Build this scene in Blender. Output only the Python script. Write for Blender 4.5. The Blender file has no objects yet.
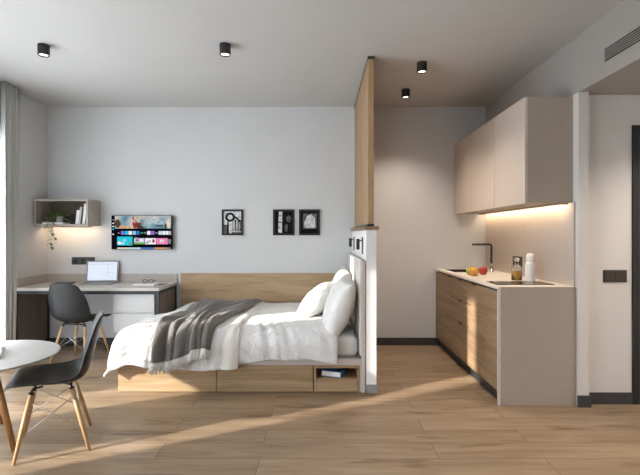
import bpy, bmesh, math, random
from mathutils import Vector, Matrix, noise

random.seed(7)
scene = bpy.context.scene
COL = scene.collection
PI = math.pi

# ------------------------------------------------------------------ materials
def new_mat(name):
    m = bpy.data.materials.new(name)
    m.use_nodes = True
    nt = m.node_tree
    return m, nt, nt.nodes['Principled BSDF']

def plain(name, col, rough=0.6, metal=0.0, spec=0.5, noise_amt=0.04, noise_scale=18.0, bump=0.0, bump_scale=120.0, sheen=0.0):
    m, nt, b = new_mat(name)
    b.inputs['Roughness'].default_value = rough
    b.inputs['Metallic'].default_value = metal
    b.inputs['Specular IOR Level'].default_value = spec
    if sheen:
        b.inputs['Sheen Weight'].default_value = sheen
    tc = nt.nodes.new('ShaderNodeTexCoord')
    nz = nt.nodes.new('ShaderNodeTexNoise')
    nz.inputs['Scale'].default_value = noise_scale
    nz.inputs['Detail'].default_value = 4
    nt.links.new(tc.outputs['Object'], nz.inputs['Vector'])
    rp = nt.nodes.new('ShaderNodeValToRGB')
    rp.color_ramp.elements[0].position = 0.3
    rp.color_ramp.elements[1].position = 0.7
    rp.color_ramp.elements[0].color = (*[max(0, c * (1 - noise_amt)) for c in col], 1)
    rp.color_ramp.elements[1].color = (*[min(1, c * (1 + noise_amt)) for c in col], 1)
    nt.links.new(nz.outputs['Fac'], rp.inputs['Fac'])
    nt.links.new(rp.outputs['Color'], b.inputs['Base Color'])
    if bump:
        n2 = nt.nodes.new('ShaderNodeTexNoise')
        n2.inputs['Scale'].default_value = bump_scale
        n2.inputs['Detail'].default_value = 5
        nt.links.new(tc.outputs['Object'], n2.inputs['Vector'])
        bp = nt.nodes.new('ShaderNodeBump')
        bp.inputs['Strength'].default_value = bump
        bp.inputs['Distance'].default_value = 0.01
        nt.links.new(n2.outputs['Fac'], bp.inputs['Height'])
        nt.links.new(bp.outputs['Normal'], b.inputs['Normal'])
    return m

def wood(name, dark, light, axis='X', scale=1.0, rough=0.5):
    m, nt, b = new_mat(name)
    b.inputs['Roughness'].default_value = rough
    b.inputs['Specular IOR Level'].default_value = 0.3
    tc = nt.nodes.new('ShaderNodeTexCoord')
    def grain(lo, hi, detail, dist):
        mp = nt.nodes.new('ShaderNodeMapping')
        s = [hi, hi, hi]
        s['XYZ'.index(axis)] = lo
        mp.inputs['Scale'].default_value = [v * scale for v in s]
        nt.links.new(tc.outputs['Object'], mp.inputs['Vector'])
        nz = nt.nodes.new('ShaderNodeTexNoise')
        nz.inputs['Scale'].default_value = 1.0
        nz.inputs['Detail'].default_value = detail
        nz.inputs['Distortion'].default_value = dist
        nt.links.new(mp.outputs['Vector'], nz.inputs['Vector'])
        return nz.outputs['Fac']
    a = grain(1.1, 13, 6, 0.9)
    c = grain(4.0, 110, 3, 0.2)
    mx = nt.nodes.new('ShaderNodeMix')
    mx.data_type = 'FLOAT'
    mx.inputs[0].default_value = 0.35
    nt.links.new(a, mx.inputs[2])
    nt.links.new(c, mx.inputs[3])
    rp = nt.nodes.new('ShaderNodeValToRGB')
    e = rp.color_ramp.elements
    e[0].position = 0.34; e[0].color = (*dark, 1)
    e[1].position = 0.64; e[1].color = (*light, 1)
    nt.links.new(mx.outputs[0], rp.inputs['Fac'])
    nt.links.new(rp.outputs['Color'], b.inputs['Base Color'])
    return m

def floor_mat():
    m, nt, b = new_mat('oak_plank_floor')
    b.inputs['Roughness'].default_value = 0.42
    b.inputs['Specular IOR Level'].default_value = 0.35
    tc = nt.nodes.new('ShaderNodeTexCoord')
    mp = nt.nodes.new('ShaderNodeMapping')
    mp.inputs['Location'].default_value = (0.35, 0.055, 0)
    nt.links.new(tc.outputs['Object'], mp.inputs['Vector'])
    br = nt.nodes.new('ShaderNodeTexBrick')
    br.offset = 0.37
    br.offset_frequency = 2
    br.inputs['Color1'].default_value = (0, 0, 0, 1)
    br.inputs['Color2'].default_value = (1, 1, 1, 1)
    br.inputs['Mortar'].default_value = (0.5, 0.5, 0.5, 1)
    br.inputs['Scale'].default_value = 1.0
    br.inputs['Mortar Size'].default_value = 0.0022
    br.inputs['Mortar Smooth'].default_value = 0.1
    br.inputs['Brick Width'].default_value = 1.65
    br.inputs['Row Height'].default_value = 0.19
    nt.links.new(mp.outputs['Vector'], br.inputs['Vector'])
    sep = nt.nodes.new('ShaderNodeSeparateColor')
    nt.links.new(br.outputs['Color'], sep.inputs['Color'])
    wv = nt.nodes.new('ShaderNodeMath'); wv.operation = 'MULTIPLY'; wv.inputs[1].default_value = 40
    nt.links.new(sep.outputs[0], wv.inputs[0])
    def grain(sx, sy, detail, dist):
        g = nt.nodes.new('ShaderNodeMapping')
        g.inputs['Scale'].default_value = (sx, sy, 1)
        nt.links.new(tc.outputs['Object'], g.inputs['Vector'])
        nz = nt.nodes.new('ShaderNodeTexNoise')
        nz.noise_dimensions = '4D'
        nz.inputs['Scale'].default_value = 1
        nz.inputs['Detail'].default_value = detail
        nz.inputs['Distortion'].default_value = dist
        nt.links.new(g.outputs['Vector'], nz.inputs['Vector'])
        nt.links.new(wv.outputs[0], nz.inputs['W'])
        return nz.outputs['Fac']
    a = grain(0.9, 9, 6, 1.2)
    c = grain(3.5, 90, 3, 0.2)
    mx = nt.nodes.new('ShaderNodeMix'); mx.data_type = 'FLOAT'; mx.inputs[0].default_value = 0.35
    nt.links.new(a, mx.inputs[2]); nt.links.new(c, mx.inputs[3])
    rp = nt.nodes.new('ShaderNodeValToRGB')
    e = rp.color_ramp.elements
    e[0].position = 0.30; e[0].color = (0.20, 0.135, 0.083, 1)
    e[1].position = 0.66; e[1].color = (0.395, 0.29, 0.195, 1)
    nt.links.new(mx.outputs[0], rp.inputs['Fac'])
    # per plank tint
    tint = nt.nodes.new('ShaderNodeMix'); tint.data_type = 'RGBA'; tint.blend_type = 'MULTIPLY'
    tint.inputs[0].default_value = 1.0
    tr = nt.nodes.new('ShaderNodeValToRGB')
    tr.color_ramp.elements[0].color = (0.88, 0.86, 0.84, 1)
    tr.color_ramp.elements[1].color = (1.06, 1.05, 1.04, 1)
    nt.links.new(sep.outputs[0], tr.inputs['Fac'])
    nt.links.new(rp.outputs['Color'], tint.inputs[6]); nt.links.new(tr.outputs['Color'], tint.inputs[7])
    # knots: sparse dark patches
    kg = nt.nodes.new('ShaderNodeMapping'); kg.inputs['Scale'].default_value = (1.3, 6.5, 1)
    nt.links.new(tc.outputs['Object'], kg.inputs['Vector'])
    kn = nt.nodes.new('ShaderNodeTexNoise'); kn.noise_dimensions = '4D'; kn.inputs['Scale'].default_value = 1.6; kn.inputs['Detail'].default_value = 3
    nt.links.new(kg.outputs['Vector'], kn.inputs['Vector']); nt.links.new(wv.outputs[0], kn.inputs['W'])
    kr = nt.nodes.new('ShaderNodeValToRGB')
    kr.color_ramp.elements[0].position = 0.57; kr.color_ramp.elements[0].color = (1, 1, 1, 1)
    kr.color_ramp.elements[1].position = 0.70; kr.color_ramp.elements[1].color = (0.55, 0.5, 0.45, 1)
    nt.links.new(kn.outputs['Fac'], kr.inputs['Fac'])
    k2 = nt.nodes.new('ShaderNodeMix'); k2.data_type = 'RGBA'; k2.blend_type = 'MULTIPLY'; k2.inputs[0].default_value = 1.0
    nt.links.new(tint.outputs[2], k2.inputs[6]); nt.links.new(kr.outputs['Color'], k2.inputs[7])
    # joints
    jn = nt.nodes.new('ShaderNodeMix'); jn.data_type = 'RGBA'
    jn.inputs[7].default_value = (0.15, 0.09, 0.05, 1)
    nt.links.new(br.outputs['Fac'], jn.inputs[0]); nt.links.new(k2.outputs[2], jn.inputs[6])
    nt.links.new(jn.outputs[2], b.inputs['Base Color'])
    return m

def emission(name, col, strength):
    m = bpy.data.materials.new(name); m.use_nodes = True
    nt = m.node_tree
    nt.nodes.remove(nt.nodes['Principled BSDF'])
    e = nt.nodes.new('ShaderNodeEmission')
    e.inputs['Color'].default_value = (*col, 1); e.inputs['Strength'].default_value = strength
    nt.links.new(e.outputs[0], nt.nodes['Material Output'].inputs[0])
    return m

def glass(name, col, rough=0.0):
    m, nt, b = new_mat(name)
    b.inputs['Base Color'].default_value = (*col, 1)
    b.inputs['Transmission Weight'].default_value = 1.0
    b.inputs['Roughness'].default_value = rough
    b.inputs['IOR'].default_value = 1.45
    return m

def sheer_mat():
    m = bpy.data.materials.new('sheer_fabric'); m.use_nodes = True
    nt = m.node_tree
    nt.nodes.remove(nt.nodes['Principled BSDF'])
    d = nt.nodes.new('ShaderNodeBsdfDiffuse'); d.inputs['Color'].default_value = (0.85, 0.85, 0.84, 1)
    t = nt.nodes.new('ShaderNodeBsdfTranslucent'); t.inputs['Color'].default_value = (0.85, 0.86, 0.88, 1)
    mx = nt.nodes.new('ShaderNodeMixShader'); mx.inputs[0].default_value = 0.6
    nt.links.new(d.outputs[0], mx.inputs[1]); nt.links.new(t.outputs[0], mx.inputs[2])
    nt.links.new(mx.outputs[0], nt.nodes['Material Output'].inputs[0])
    return m

def pane_mat():
    m = bpy.data.materials.new('window_glass'); m.use_nodes = True
    nt = m.node_tree
    nt.nodes.remove(nt.nodes['Principled BSDF'])
    t = nt.nodes.new('ShaderNodeBsdfTransparent'); t.inputs['Color'].default_value = (0.97, 0.98, 0.98, 1)
    g = nt.nodes.new('ShaderNodeBsdfGlossy'); g.inputs['Roughness'].default_value = 0.02
    mx = nt.nodes.new('ShaderNodeMixShader'); mx.inputs[0].default_value = 0.05
    nt.links.new(t.outputs[0], mx.inputs[1]); nt.links.new(g.outputs[0], mx.inputs[2])
    nt.links.new(mx.outputs[0], nt.nodes['Material Output'].inputs[0])
    return m

def fabric(name, col, rough=0.9, bump=0.25, scale=500, wr=0.0, wr_scale=9):
    m, nt, b = new_mat(name)
    b.inputs['Roughness'].default_value = rough
    b.inputs['Specular IOR Level'].default_value = 0.15
    b.inputs['Sheen Weight'].default_value = 0.25
    tc = nt.nodes.new('ShaderNodeTexCoord')
    nz = nt.nodes.new('ShaderNodeTexNoise'); nz.inputs['Scale'].default_value = scale; nz.inputs['Detail'].default_value = 2
    nt.links.new(tc.outputs['Object'], nz.inputs['Vector'])
    rp = nt.nodes.new('ShaderNodeValToRGB')
    rp.color_ramp.elements[0].color = (*[c * 0.9 for c in col], 1)
    rp.color_ramp.elements[1].color = (*[min(1, c * 1.08) for c in col], 1)
    nt.links.new(nz.outputs['Fac'], rp.inputs['Fac'])
    nt.links.new(rp.outputs['Color'], b.inputs['Base Color'])
    bp = nt.nodes.new('ShaderNodeBump'); bp.inputs['Strength'].default_value = bump; bp.inputs['Distance'].default_value = 0.002
    nt.links.new(nz.outputs['Fac'], bp.inputs['Height'])
    if wr:
        n2 = nt.nodes.new('ShaderNodeTexNoise'); n2.inputs['Scale'].default_value = wr_scale
        n2.inputs['Detail'].default_value = 5; n2.inputs['Distortion'].default_value = 1.6
        nt.links.new(tc.outputs['Object'], n2.inputs['Vector'])
        b2 = nt.nodes.new('ShaderNodeBump'); b2.inputs['Strength'].default_value = wr; b2.inputs['Distance'].default_value = 0.03
        nt.links.new(n2.outputs['Fac'], b2.inputs['Height'])
        nt.links.new(bp.outputs['Normal'], b2.inputs['Normal'])
        nt.links.new(b2.outputs['Normal'], b.inputs['Normal'])
    else:
        nt.links.new(bp.outputs['Normal'], b.inputs['Normal'])
    return m

M = {}
M['wall'] = plain('wall_paint', (0.60, 0.604, 0.612), 0.9, spec=0.2, noise_amt=0.012, noise_scale=3)
M['wall_hall'] = plain('wall_paint_warm_lit', (0.66, 0.635, 0.61), 0.9, spec=0.2, noise_amt=0.012, noise_scale=3)  # same paint as the other walls, warm lamp light put into the colour
M['bulkhead'] = plain('bulkhead_paint_shaded', (0.36, 0.335, 0.315), 0.9, spec=0.2, noise_amt=0.01, noise_scale=3)  # paint darkened: shade on bulkhead and soffit is put into the colour
M['ceil'] = plain('ceiling_paint', (0.54, 0.535, 0.53), 0.92, spec=0.2, noise_amt=0.01, noise_scale=3)
M['white_paint'] = plain('white_paint', (0.82, 0.81, 0.80), 0.8, spec=0.25, noise_amt=0.01)
M['floor'] = floor_mat()
M['skirting'] = plain('charcoal_skirting', (0.045, 0.045, 0.05), 0.5)
M['skirting_grey'] = plain('grey_skirting', (0.28, 0.28, 0.29), 0.5)
M['black_metal'] = plain('black_metal', (0.022, 0.022, 0.024), 0.45, spec=0.4)
M['steel_dark'] = plain('charcoal_steel', (0.026, 0.027, 0.03), 0.5, spec=0.4)
M['oak'] = wood('oak_veneer', (0.31, 0.20, 0.108), (0.51, 0.365, 0.225), 'X', 1.0)
M['oak_y'] = wood('oak_veneer_long', (0.18, 0.115, 0.063), (0.32, 0.22, 0.135), 'Y', 1.0)
M['oak_z'] = wood('oak_veneer_upright', (0.29, 0.175, 0.09), (0.47, 0.31, 0.175), 'Z', 1.0)
M['oak_leg'] = wood('beech_leg', (0.42, 0.24, 0.11), (0.56, 0.36, 0.19), 'Z', 2.0, 0.4)
M['oak_dark'] = wood('amber_oak_leg', (0.26, 0.12, 0.04), (0.40, 0.2, 0.075), 'Z', 2.0, 0.4)
M['panel_brown'] = wood('brown_board', (0.145, 0.11, 0.09), (0.20, 0.155, 0.128), 'Z', 1.0, 0.6)
M['taupe'] = plain('taupe_laminate', (0.385, 0.325, 0.275), 0.55, spec=0.35, noise_amt=0.02)
M['taupe_light'] = plain('pale_taupe_laminate', (0.55, 0.475, 0.415), 0.5, spec=0.35, noise_amt=0.02)
M['beige_top'] = plain('beige_worktop', (0.72, 0.66, 0.60), 0.45, spec=0.4, noise_amt=0.03)
M['greige'] = plain('greige_board', (0.42, 0.375, 0.34), 0.6, spec=0.3, noise_amt=0.02)
M['desk_top'] = plain('grey_beige_desk_top', (0.52, 0.49, 0.455), 0.5, spec=0.35, noise_amt=0.03)
M['white_lac'] = plain('white_lacquer', (0.56, 0.56, 0.56), 0.45, noise_amt=0.01)
M['shelf_back'] = plain('umber_board', (0.13, 0.10, 0.08), 0.6, noise_amt=0.03)
M['chair_shell'] = plain('charcoal_plastic', (0.012, 0.0122, 0.013), 0.48, spec=0.28, noise_amt=0.02)
M['wire'] = plain('steel_wire', (0.55, 0.55, 0.56), 0.3, metal=0.9)
M['table_white'] = plain('white_table_top', (0.80, 0.795, 0.785), 0.35, noise_amt=0.01)
M['linen'] = fabric('white_linen', (0.78, 0.775, 0.77), wr=0.7, wr_scale=6)
M['linen_cream'] = fabric('cream_linen', (0.80, 0.775, 0.735), wr=0.3, wr_scale=9)
M['pillow'] = fabric('white_pillow_cotton', (0.80, 0.79, 0.775), wr=0.5, wr_scale=9)
M['sheet'] = fabric('grey_white_sheet', (0.72, 0.71, 0.70), wr=0.2)
M['throw'] = fabric('grey_wool', (0.155, 0.141, 0.131), bump=0.6, scale=220, wr=0.25, wr_scale=14)
M['fringe'] = fabric('pale_grey_wool', (0.66, 0.64, 0.61), bump=0.4, scale=300)
M['headboard'] = fabric('beige_upholstery', (0.68, 0.63, 0.58), bump=0.3, scale=350)
M['bed_rail'] = plain('beige_board', (0.58, 0.52, 0.475), 0.6, noise_amt=0.02)
M['drape'] = fabric('grey_drape', (0.72, 0.72, 0.71), bump=0.3, scale=300)
M['sheer'] = sheer_mat()
M['pane'] = pane_mat()
M['black_glass'] = plain('black_glass', (0.02, 0.017, 0.016), 0.12, spec=0.6)
M['sink'] = plain('black_composite', (0.025, 0.022, 0.02), 0.4)
M['chrome'] = plain('chrome', (0.6, 0.58, 0.55), 0.2, metal=1.0)
M['alu'] = plain('silver_aluminium', (0.22, 0.225, 0.24), 0.45, metal=0.3)
M['keys'] = plain('dark_keys', (0.06, 0.06, 0.065), 0.6)
M['frame_dark'] = plain('charcoal_frame', (0.028, 0.028, 0.03), 0.6, spec=0.2)
M['mat_black'] = plain('black_mount', (0.006, 0.006, 0.006), 0.8, spec=0.12)
M['led'] = emission('warm_led', (1.0, 0.72, 0.45), 55.0)
M['led_kitchen'] = emission('warm_led_kitchen', (1.0, 0.76, 0.50), 30.0)
M['lamp_glow'] = emission('warm_lamp', (1.0, 0.9, 0.75), 6.0)
M['glass'] = glass('clear_glass', (0.95, 0.97, 0.95))
M['oil'] = plain('amber_oil', (0.62, 0.30, 0.015), 0.1, spec=0.6)
M['ceramic'] = plain('white_ceramic', (0.80, 0.79, 0.77), 0.3, noise_amt=0.01)
M['pot'] = plain('pale_grey_pot', (0.55, 0.55, 0.56), 0.6)
M['leaf'] = plain('green_leaf', (0.10, 0.16, 0.035), 0.5, noise_amt=0.4, noise_scale=60)
M['soil'] = plain('dark_soil', (0.03, 0.02, 0.015), 0.9)
M['apple_green'] = plain('green_apple', (0.42, 0.50, 0.06), 0.3, noise_amt=0.15)
M['apple_orange'] = plain('blush_apple', (0.72, 0.33, 0.06), 0.3, noise_amt=0.35, noise_scale=14)
M['apple_red'] = plain('red_apple', (0.42, 0.04, 0.025), 0.3, noise_amt=0.3, noise_scale=20)
M['stem'] = plain('brown_stem', (0.10, 0.055, 0.025), 0.7)
M['paper'] = plain('white_paper', (0.80, 0.79, 0.77), 0.7, noise_amt=0.02)
M['paper_grey'] = plain('grey_cover', (0.55, 0.54, 0.53), 0.6)
M['blue_cover'] = plain('navy_cover', (0.05, 0.09, 0.2), 0.5)
M['blue_mid'] = plain('blue_cover', (0.06, 0.2, 0.5), 0.5)
M['tan_cover'] = plain('tan_cover', (0.30, 0.2, 0.13), 0.6)
M['book_dark'] = plain('dark_cover', (0.05, 0.045, 0.04), 0.6)
M['door_leaf'] = plain('grey_brown_door', (0.20, 0.18, 0.165), 0.5)
M['plug_dark'] = plain('anthracite_plastic', (0.03, 0.03, 0.032), 0.4)
M['plug_brown'] = plain('dark_brown_plastic', (0.045, 0.035, 0.03), 0.4)
M['socket_hole'] = plain('socket_recess', (0.008, 0.008, 0.008), 0.6)

# ------------------------------------------------------------------ mesh helpers
class MB:
    def __init__(self):
        self.bm = bmesh.new()
    def merge(self, t, mi=0, smooth=False, mat=None):
        if mat is not None:
            bmesh.ops.transform(t, matrix=mat, verts=t.verts)
        for f in t.faces:
            f.material_index = mi
            f.smooth = smooth
        me = bpy.data.meshes.new('tmp')
        t.to_mesh(me); t.free()
        self.bm.from_mesh(me)
        bpy.data.meshes.remove(me)
        return self
    def box(self, x0, x1, y0, y1, z0, z1, bev=0.0, mi=0, seg=2, mat=None):
        t = bmesh.new()
        bmesh.ops.create_cube(t, size=1)
        for v in t.verts:
            v.co = Vector(((x0 + x1) / 2 + v.co.x * abs(x1 - x0), (y0 + y1) / 2 + v.co.y * abs(y1 - y0), (z0 + z1) / 2 + v.co.z * abs(z1 - z0)))
        if bev > 0:
            bmesh.ops.bevel(t, geom=list(t.edges), offset=bev, segments=seg, affect='EDGES', profile=0.5)
        return self.merge(t, mi, bev > 0.008, mat)
    def tube(self, pts, radii, seg=12, mi=0, caps=True, mat=None):
        pts = [Vector(p) for p in pts]
        if not hasattr(radii, '__len__'):
            radii = [radii] * len(pts)
        t = bmesh.new()
        rings = []
        up = None
        for i, p in enumerate(pts):
            a = pts[max(i - 1, 0)]; b = pts[min(i + 1, len(pts) - 1)]
            d = (b - a).normalized()
            if up is None:
                up = Vector((0, 0, 1)) if abs(d.z) < 0.9 else Vector((0, 1, 0))
            x = d.cross(up)
            if x.length < 1e-4:
                x = d.cross(Vector((1, 0, 0)))
            x.normalize(); y = x.cross(d).normalized(); up = y
            rings.append([t.verts.new(p + (x * math.cos(2 * PI * k / seg) + y * math.sin(2 * PI * k / seg)) * radii[i]) for k in range(seg)])
        for i in range(len(rings) - 1):
            for k in range(seg):
                t.faces.new((rings[i][k], rings[i][(k + 1) % seg], rings[i + 1][(k + 1) % seg], rings[i + 1][k]))
        if caps:
            t.faces.new(rings[0]); t.faces.new(list(reversed(rings[-1])))
        bmesh.ops.recalc_face_normals(t, faces=t.faces)
        return self.merge(t, mi, True, mat)
    def lathe(self, prof, c=(0, 0, 0), seg=28, mi=0, mat=None, smooth=True):
        t = bmesh.new(); rings = []
        for r, z in prof:
            if r < 1e-6:
                rings.append([t.verts.new((c[0], c[1], c[2] + z))])
            else:
                rings.append([t.verts.new((c[0] + r * math.cos(2 * PI * k / seg), c[1] + r * math.sin(2 * PI * k / seg), c[2] + z)) for k in range(seg)])
        for a, b in zip(rings, rings[1:]):
            for k in range(seg):
                k2 = (k + 1) % seg
                if len(a) == 1 and len(b) == 1:
                    continue
                if len(a) == 1:
                    t.faces.new((a[0], b[k], b[k2]))
                elif len(b) == 1:
                    t.faces.new((a[k], a[k2], b[0]))
                else:
                    t.faces.new((a[k], a[k2], b[k2], b[k]))
        bmesh.ops.recalc_face_normals(t, faces=t.faces)
        return self.merge(t, mi, smooth, mat)
    def poly(self, pts, mi=0, mat=None):
        t = bmesh.new()
        t.faces.new([t.verts.new(p) for p in pts])
        return self.merge(t, mi, False, mat)
    def grid(self, fn, nu, nv, mi=0, smooth=True, mat=None, wrap=False):
        t = bmesh.new()
        g = [[t.verts.new(fn(i / nu, j / nv)) for j in range(nv + 1)] for i in range(nu + 1)]
        for i in range(nu):
            for j in range(nv):
                t.faces.new((g[i][j], g[i + 1][j], g[i + 1][j + 1], g[i][j + 1]))
        return self.merge(t, mi, smooth, mat)
    def build(self, name, mats, parent=None, world=True):
        """Links as one object; with world=True the vertices are in world space and are moved into the parent's frame."""
        me = bpy.data.meshes.new(name)
        if parent is not None and world:
            bmesh.ops.transform(self.bm, matrix=world_of(parent).inverted(), verts=self.bm.verts)
        self.bm.to_mesh(me); self.bm.free()
        for m in (mats if isinstance(mats, (list, tuple)) else [mats]):
            me.materials.append(m)
        o = bpy.data.objects.new(name, me)
        COL.objects.link(o)
        if parent is not None:
            o.parent = parent
        return o

def world_of(o):
    m = Matrix.Translation(o.location) @ o.rotation_euler.to_matrix().to_4x4()
    if o.parent:
        m = world_of(o.parent) @ m
    return m

def tag(o, label, cat, group=None):
    o['label'] = label; o['category'] = cat
    if group:
        o['group'] = group
    return o

def thing(name, label, cat, loc=(0, 0, 0), rotz=0.0, group=None):
    o = bpy.data.objects.new(name, None)
    o.empty_display_size = 0.1
    COL.objects.link(o)
    o.location = loc; o.rotation_euler = (0, 0, rotz)
    return tag(o, label, cat, group)

def struct(mb, name, mats):
    o = mb.build(name, mats)
    o['kind'] = 'structure'
    return o

def copy_tree(o, parent=None):
    c = o.copy(); COL.objects.link(c)
    if parent is not None:
        c.parent = parent
    for ch in list(o.children):
        copy_tree(ch, c)
    return c

# ------------------------------------------------------------------ the setting
YB = 5.29            # back wall
XL = -3.20           # window wall
XR = 1.947           # kitchen side wall
XH = 3.40            # far side of entry hall
YH = 3.45            # hall wall that carries the door
YF = -1.60           # wall behind the viewer
H = 2.80
HS = 2.37            # lowered ceiling of the hall

struct(MB().box(XL - 0.2, XH + 0.2, YF - 0.2, YB + 0.2, -0.12, 0), 'floor', M['floor'])
struct(MB().box(XL - 0.2, XR + 0.02, YF - 0.2, YB + 0.2, H, H + 0.12), 'ceiling', M['ceil'])
struct(MB().box(XL - 0.2, XR + 0.08, YB, YB + 0.15, 0, H), 'wall_back', M['wall'])
struct(MB().box(XR, XR + 0.077, 3.386, YB, 0, HS), 'wall_right', M['wall_hall'])
struct(MB().box(XR, XR + 0.077, YF, YB, HS, H + 0.05).box(XR + 0.077, XH + 0.2, YF, YB, HS, HS + 0.1), 'ceiling_hall', M['bulkhead'])
struct(MB().box(XR + 0.077, 2.39, YH, YH + 0.12, 0, HS).box(3.33, XH + 0.2, YH, YH + 0.12, 0, HS).box(2.39, 3.33, YH, YH + 0.12, 2.135, HS), 'wall_hall', M['wall_hall'])
struct(MB().box(XH, XH + 0.15, YF, YH, 0, HS), 'wall_entry', M['wall_hall'])
FX0, FX1, FZ0, FZ1 = -2.4, -0.5, 0.5, 2.32  # unseen window added behind the viewer to brighten surfaces facing it
struct(MB().box(XL - 0.2, FX0, YF - 0.15, YF, 0, H).box(FX1, XH + 0.2, YF - 0.15, YF, 0, H).box(FX0, FX1, YF - 0.15, YF, 0, FZ0).box(FX0, FX1, YF - 0.15, YF, FZ1, H), 'wall_front', M['wall'])
fw = MB().box(FX0, FX1, YF - 0.12, YF - 0.07, FZ0, FZ0 + 0.05).box(FX0, FX1, YF - 0.12, YF - 0.07, FZ1 - 0.05, FZ1)
for xx in (FX0, (FX0 + FX1) / 2 - 0.025, FX1 - 0.05):
    fw.box(xx, xx + 0.05, YF - 0.12, YF - 0.07, FZ0 + 0.05, FZ1 - 0.05)
fill_win = struct(fw, 'fill_window', M['steel_dark'])
MB().box(FX0 + 0.05, FX1 - 0.05, YF - 0.10, YF - 0.092, FZ0 + 0.05, FZ1 - 0.05).build('pane', M['pane'], fill_win)
# window wall with a full height glazed opening
WY0, WY1, WZ0, WZ1 = -0.6, 4.485, 0.06, 2.32
w = MB()
w.box(XL - 0.15, XL, WY1, YB, 0, H).box(XL - 0.15, XL, YF, WY0, 0, H)
w.box(XL - 0.15, XL, WY0, WY1, WZ1, H).box(XL - 0.15, XL, WY0, WY1, 0, WZ0)
struct(w, 'wall_left', M['wall'])
fr = MB()
fr.box(XL - 0.12, XL - 0.07, WY0, WY1, WZ0, WZ0 + 0.05).box(XL - 0.12, XL - 0.07, WY0, WY1, WZ1 - 0.05, WZ1)
for yy in (WY0, 0.65, 2.05, 3.3, WY1 - 0.05):
    fr.box(XL - 0.12, XL - 0.07, yy, yy + 0.05, WZ0 + 0.05, WZ1 - 0.05)
win = struct(fr, 'window_1', M['steel_dark'])
MB().box(XL - 0.10, XL - 0.092, WY0 + 0.05, WY1 - 0.05, WZ0 + 0.05, WZ1 - 0.05).build('pane', M['pane'], win)

# skirting
struct(MB().box(XL, XR, YB - 0.012, YB, 0, 0.088), 'baseboard_back', M['skirting'])
struct(MB().box(XL, XL + 0.012, WY1, YB - 0.012, 0, 0.088), 'baseboard_left', M['skirting'])
struct(MB().box(XR + 0.077, 2.39, YH - 0.012, YH, 0, 0.088), 'baseboard_hall', M['skirting'])
struct(MB().box(XR - 0.012, XR + 0.089, 3.374, 3.386, 0, 0.088).box(XR + 0.077, XR + 0.089, 3.386, YH - 0.012, 0, 0.088), 'baseboard_right', M['skirting'])

# half height partition between bed and passage
PX0, PX1, PY0 = 0.38, 0.462, 3.69
struct(MB().box(PX0, PX1, PY0, YB, 0, 1.335), 'wall_partition', M['white_paint'])
struct(MB().box(PX0 + 0.0, PX1 + 0.01, PY0 - 0.01, PY0, 0, 0.068).box(PX1, PX1 + 0.01, PY0, YB - 0.012, 0, 0.068), 'baseboard_partition', M['skirting_grey'])

# hall door
d = MB()
d.box(2.392, 2.442, YH - 0.015, YH + 0.1, 0, 2.133).box(3.28, 3.33, YH - 0.015, YH + 0.1, 0, 2.133).box(2.442, 3.28, YH - 0.015, YH + 0.1, 2.083, 2.133)
door = struct(d, 'door_1', M['black_metal'])
MB().box(2.444, 3.278, YH + 0.02, YH + 0.06, 0.006, 2.081).build('door_leaf', M['door_leaf'], door)
MB().tube([(2.475, YH + 0.02, 0.92), (2.475, YH - 0.03, 0.92), (2.475, YH - 0.03, 1.12), (2.475, YH + 0.02, 1.12)], 0.008).build('door_handle', M['chrome'], door)

# ------------------------------------------------------------------ wood screen over the partition
SY0 = 3.79
t = thing('room_divider_screen', 'tall oak board screen from the low partition up to the ceiling', 'room divider', (0.43, 4.5, 1.335))
MB().box(0.36, 0.482, 3.665, YB - 0.002, 1.336, 1.366, 0.002).build('cap_shelf', M['oak_y'], t)
MB().box(0.402, 0.458, SY0 + 0.005, YB - 0.004, 1.366, 1.388).build('bottom_rail', M['black_metal'], t)
MB().box(0.402, 0.458, SY0 - 0.004, YB - 0.004, H - 0.022, H - 0.001).build('top_rail', M['black_metal'], t)
sl = MB()
n = 15
wd = (YB - 0.006 - SY0) / n
for i in range(n):
    sl.box(0.405, 0.455, SY0 + i * wd + 0.002, SY0 + (i + 1) * wd - 0.002, 1.388, H - 0.022, 0.003)
sl.box(0.415, 0.445, SY0 + 0.01, YB - 0.008, 1.388, H - 0.022)
sl.build('screen_board', M['oak_z'], t)

# ------------------------------------------------------------------ bed
BX0, BX1, BY0, BY1 = -1.66, 0.343, 3.70, 5.255
bed = thing('bed', 'oak storage bed with beige headboard against the low white partition', 'bed', ((BX0 + BX1) / 2, (BY0 + BY1) / 2, 0))
b = MB()
b.box(BX0, BX1, BY0 + 0.02, BY1, 0.222, 0.275, 0.002)
b.box(BX0, BX0 + 0.02, BY0 + 0.02, BY1, 0, 0.222).box(BX1 - 0.02, BX1, BY0, BY1, 0, 0.222)
b.box(BX0 + 0.02, BX1 - 0.02, BY1 - 0.02, BY1, 0, 0.222)
b.box(BX0 + 0.02, BX1 - 0.4, BY0 + 0.03, BY0 + 0.05, 0, 0.222)
b.box(BX0, BX1, BY0 - 0.002, BY0 + 0.02, 0.222, 0.275, 0.002)
b.build('bed_base', M['bed_rail'], bed)
for x0, x1 in ((BX0, -0.855), (-0.848, -0.058)):
    MB().box(x0, x1, BY0, BY0 + 0.02, 0.006, 0.219, 0.0015).build('drawer', M['oak'], bed)
nb = MB()
nx0, nx1 = -0.05, 0.328
nb.box(nx0, nx0 + 0.018, BY0, BY0 + 0.42, 0.0, 0.219).box(nx1 - 0.018, nx1, BY0, BY0 + 0.42, 0.0, 0.219)
nb.box(nx0 + 0.018, nx1 - 0.018, BY0, BY0 + 0.42, 0.199, 0.219).box(nx0 + 0.018, nx1 - 0.018, BY0 + 0.02, BY0 + 0.42, 0.098, 0.112)
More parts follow.
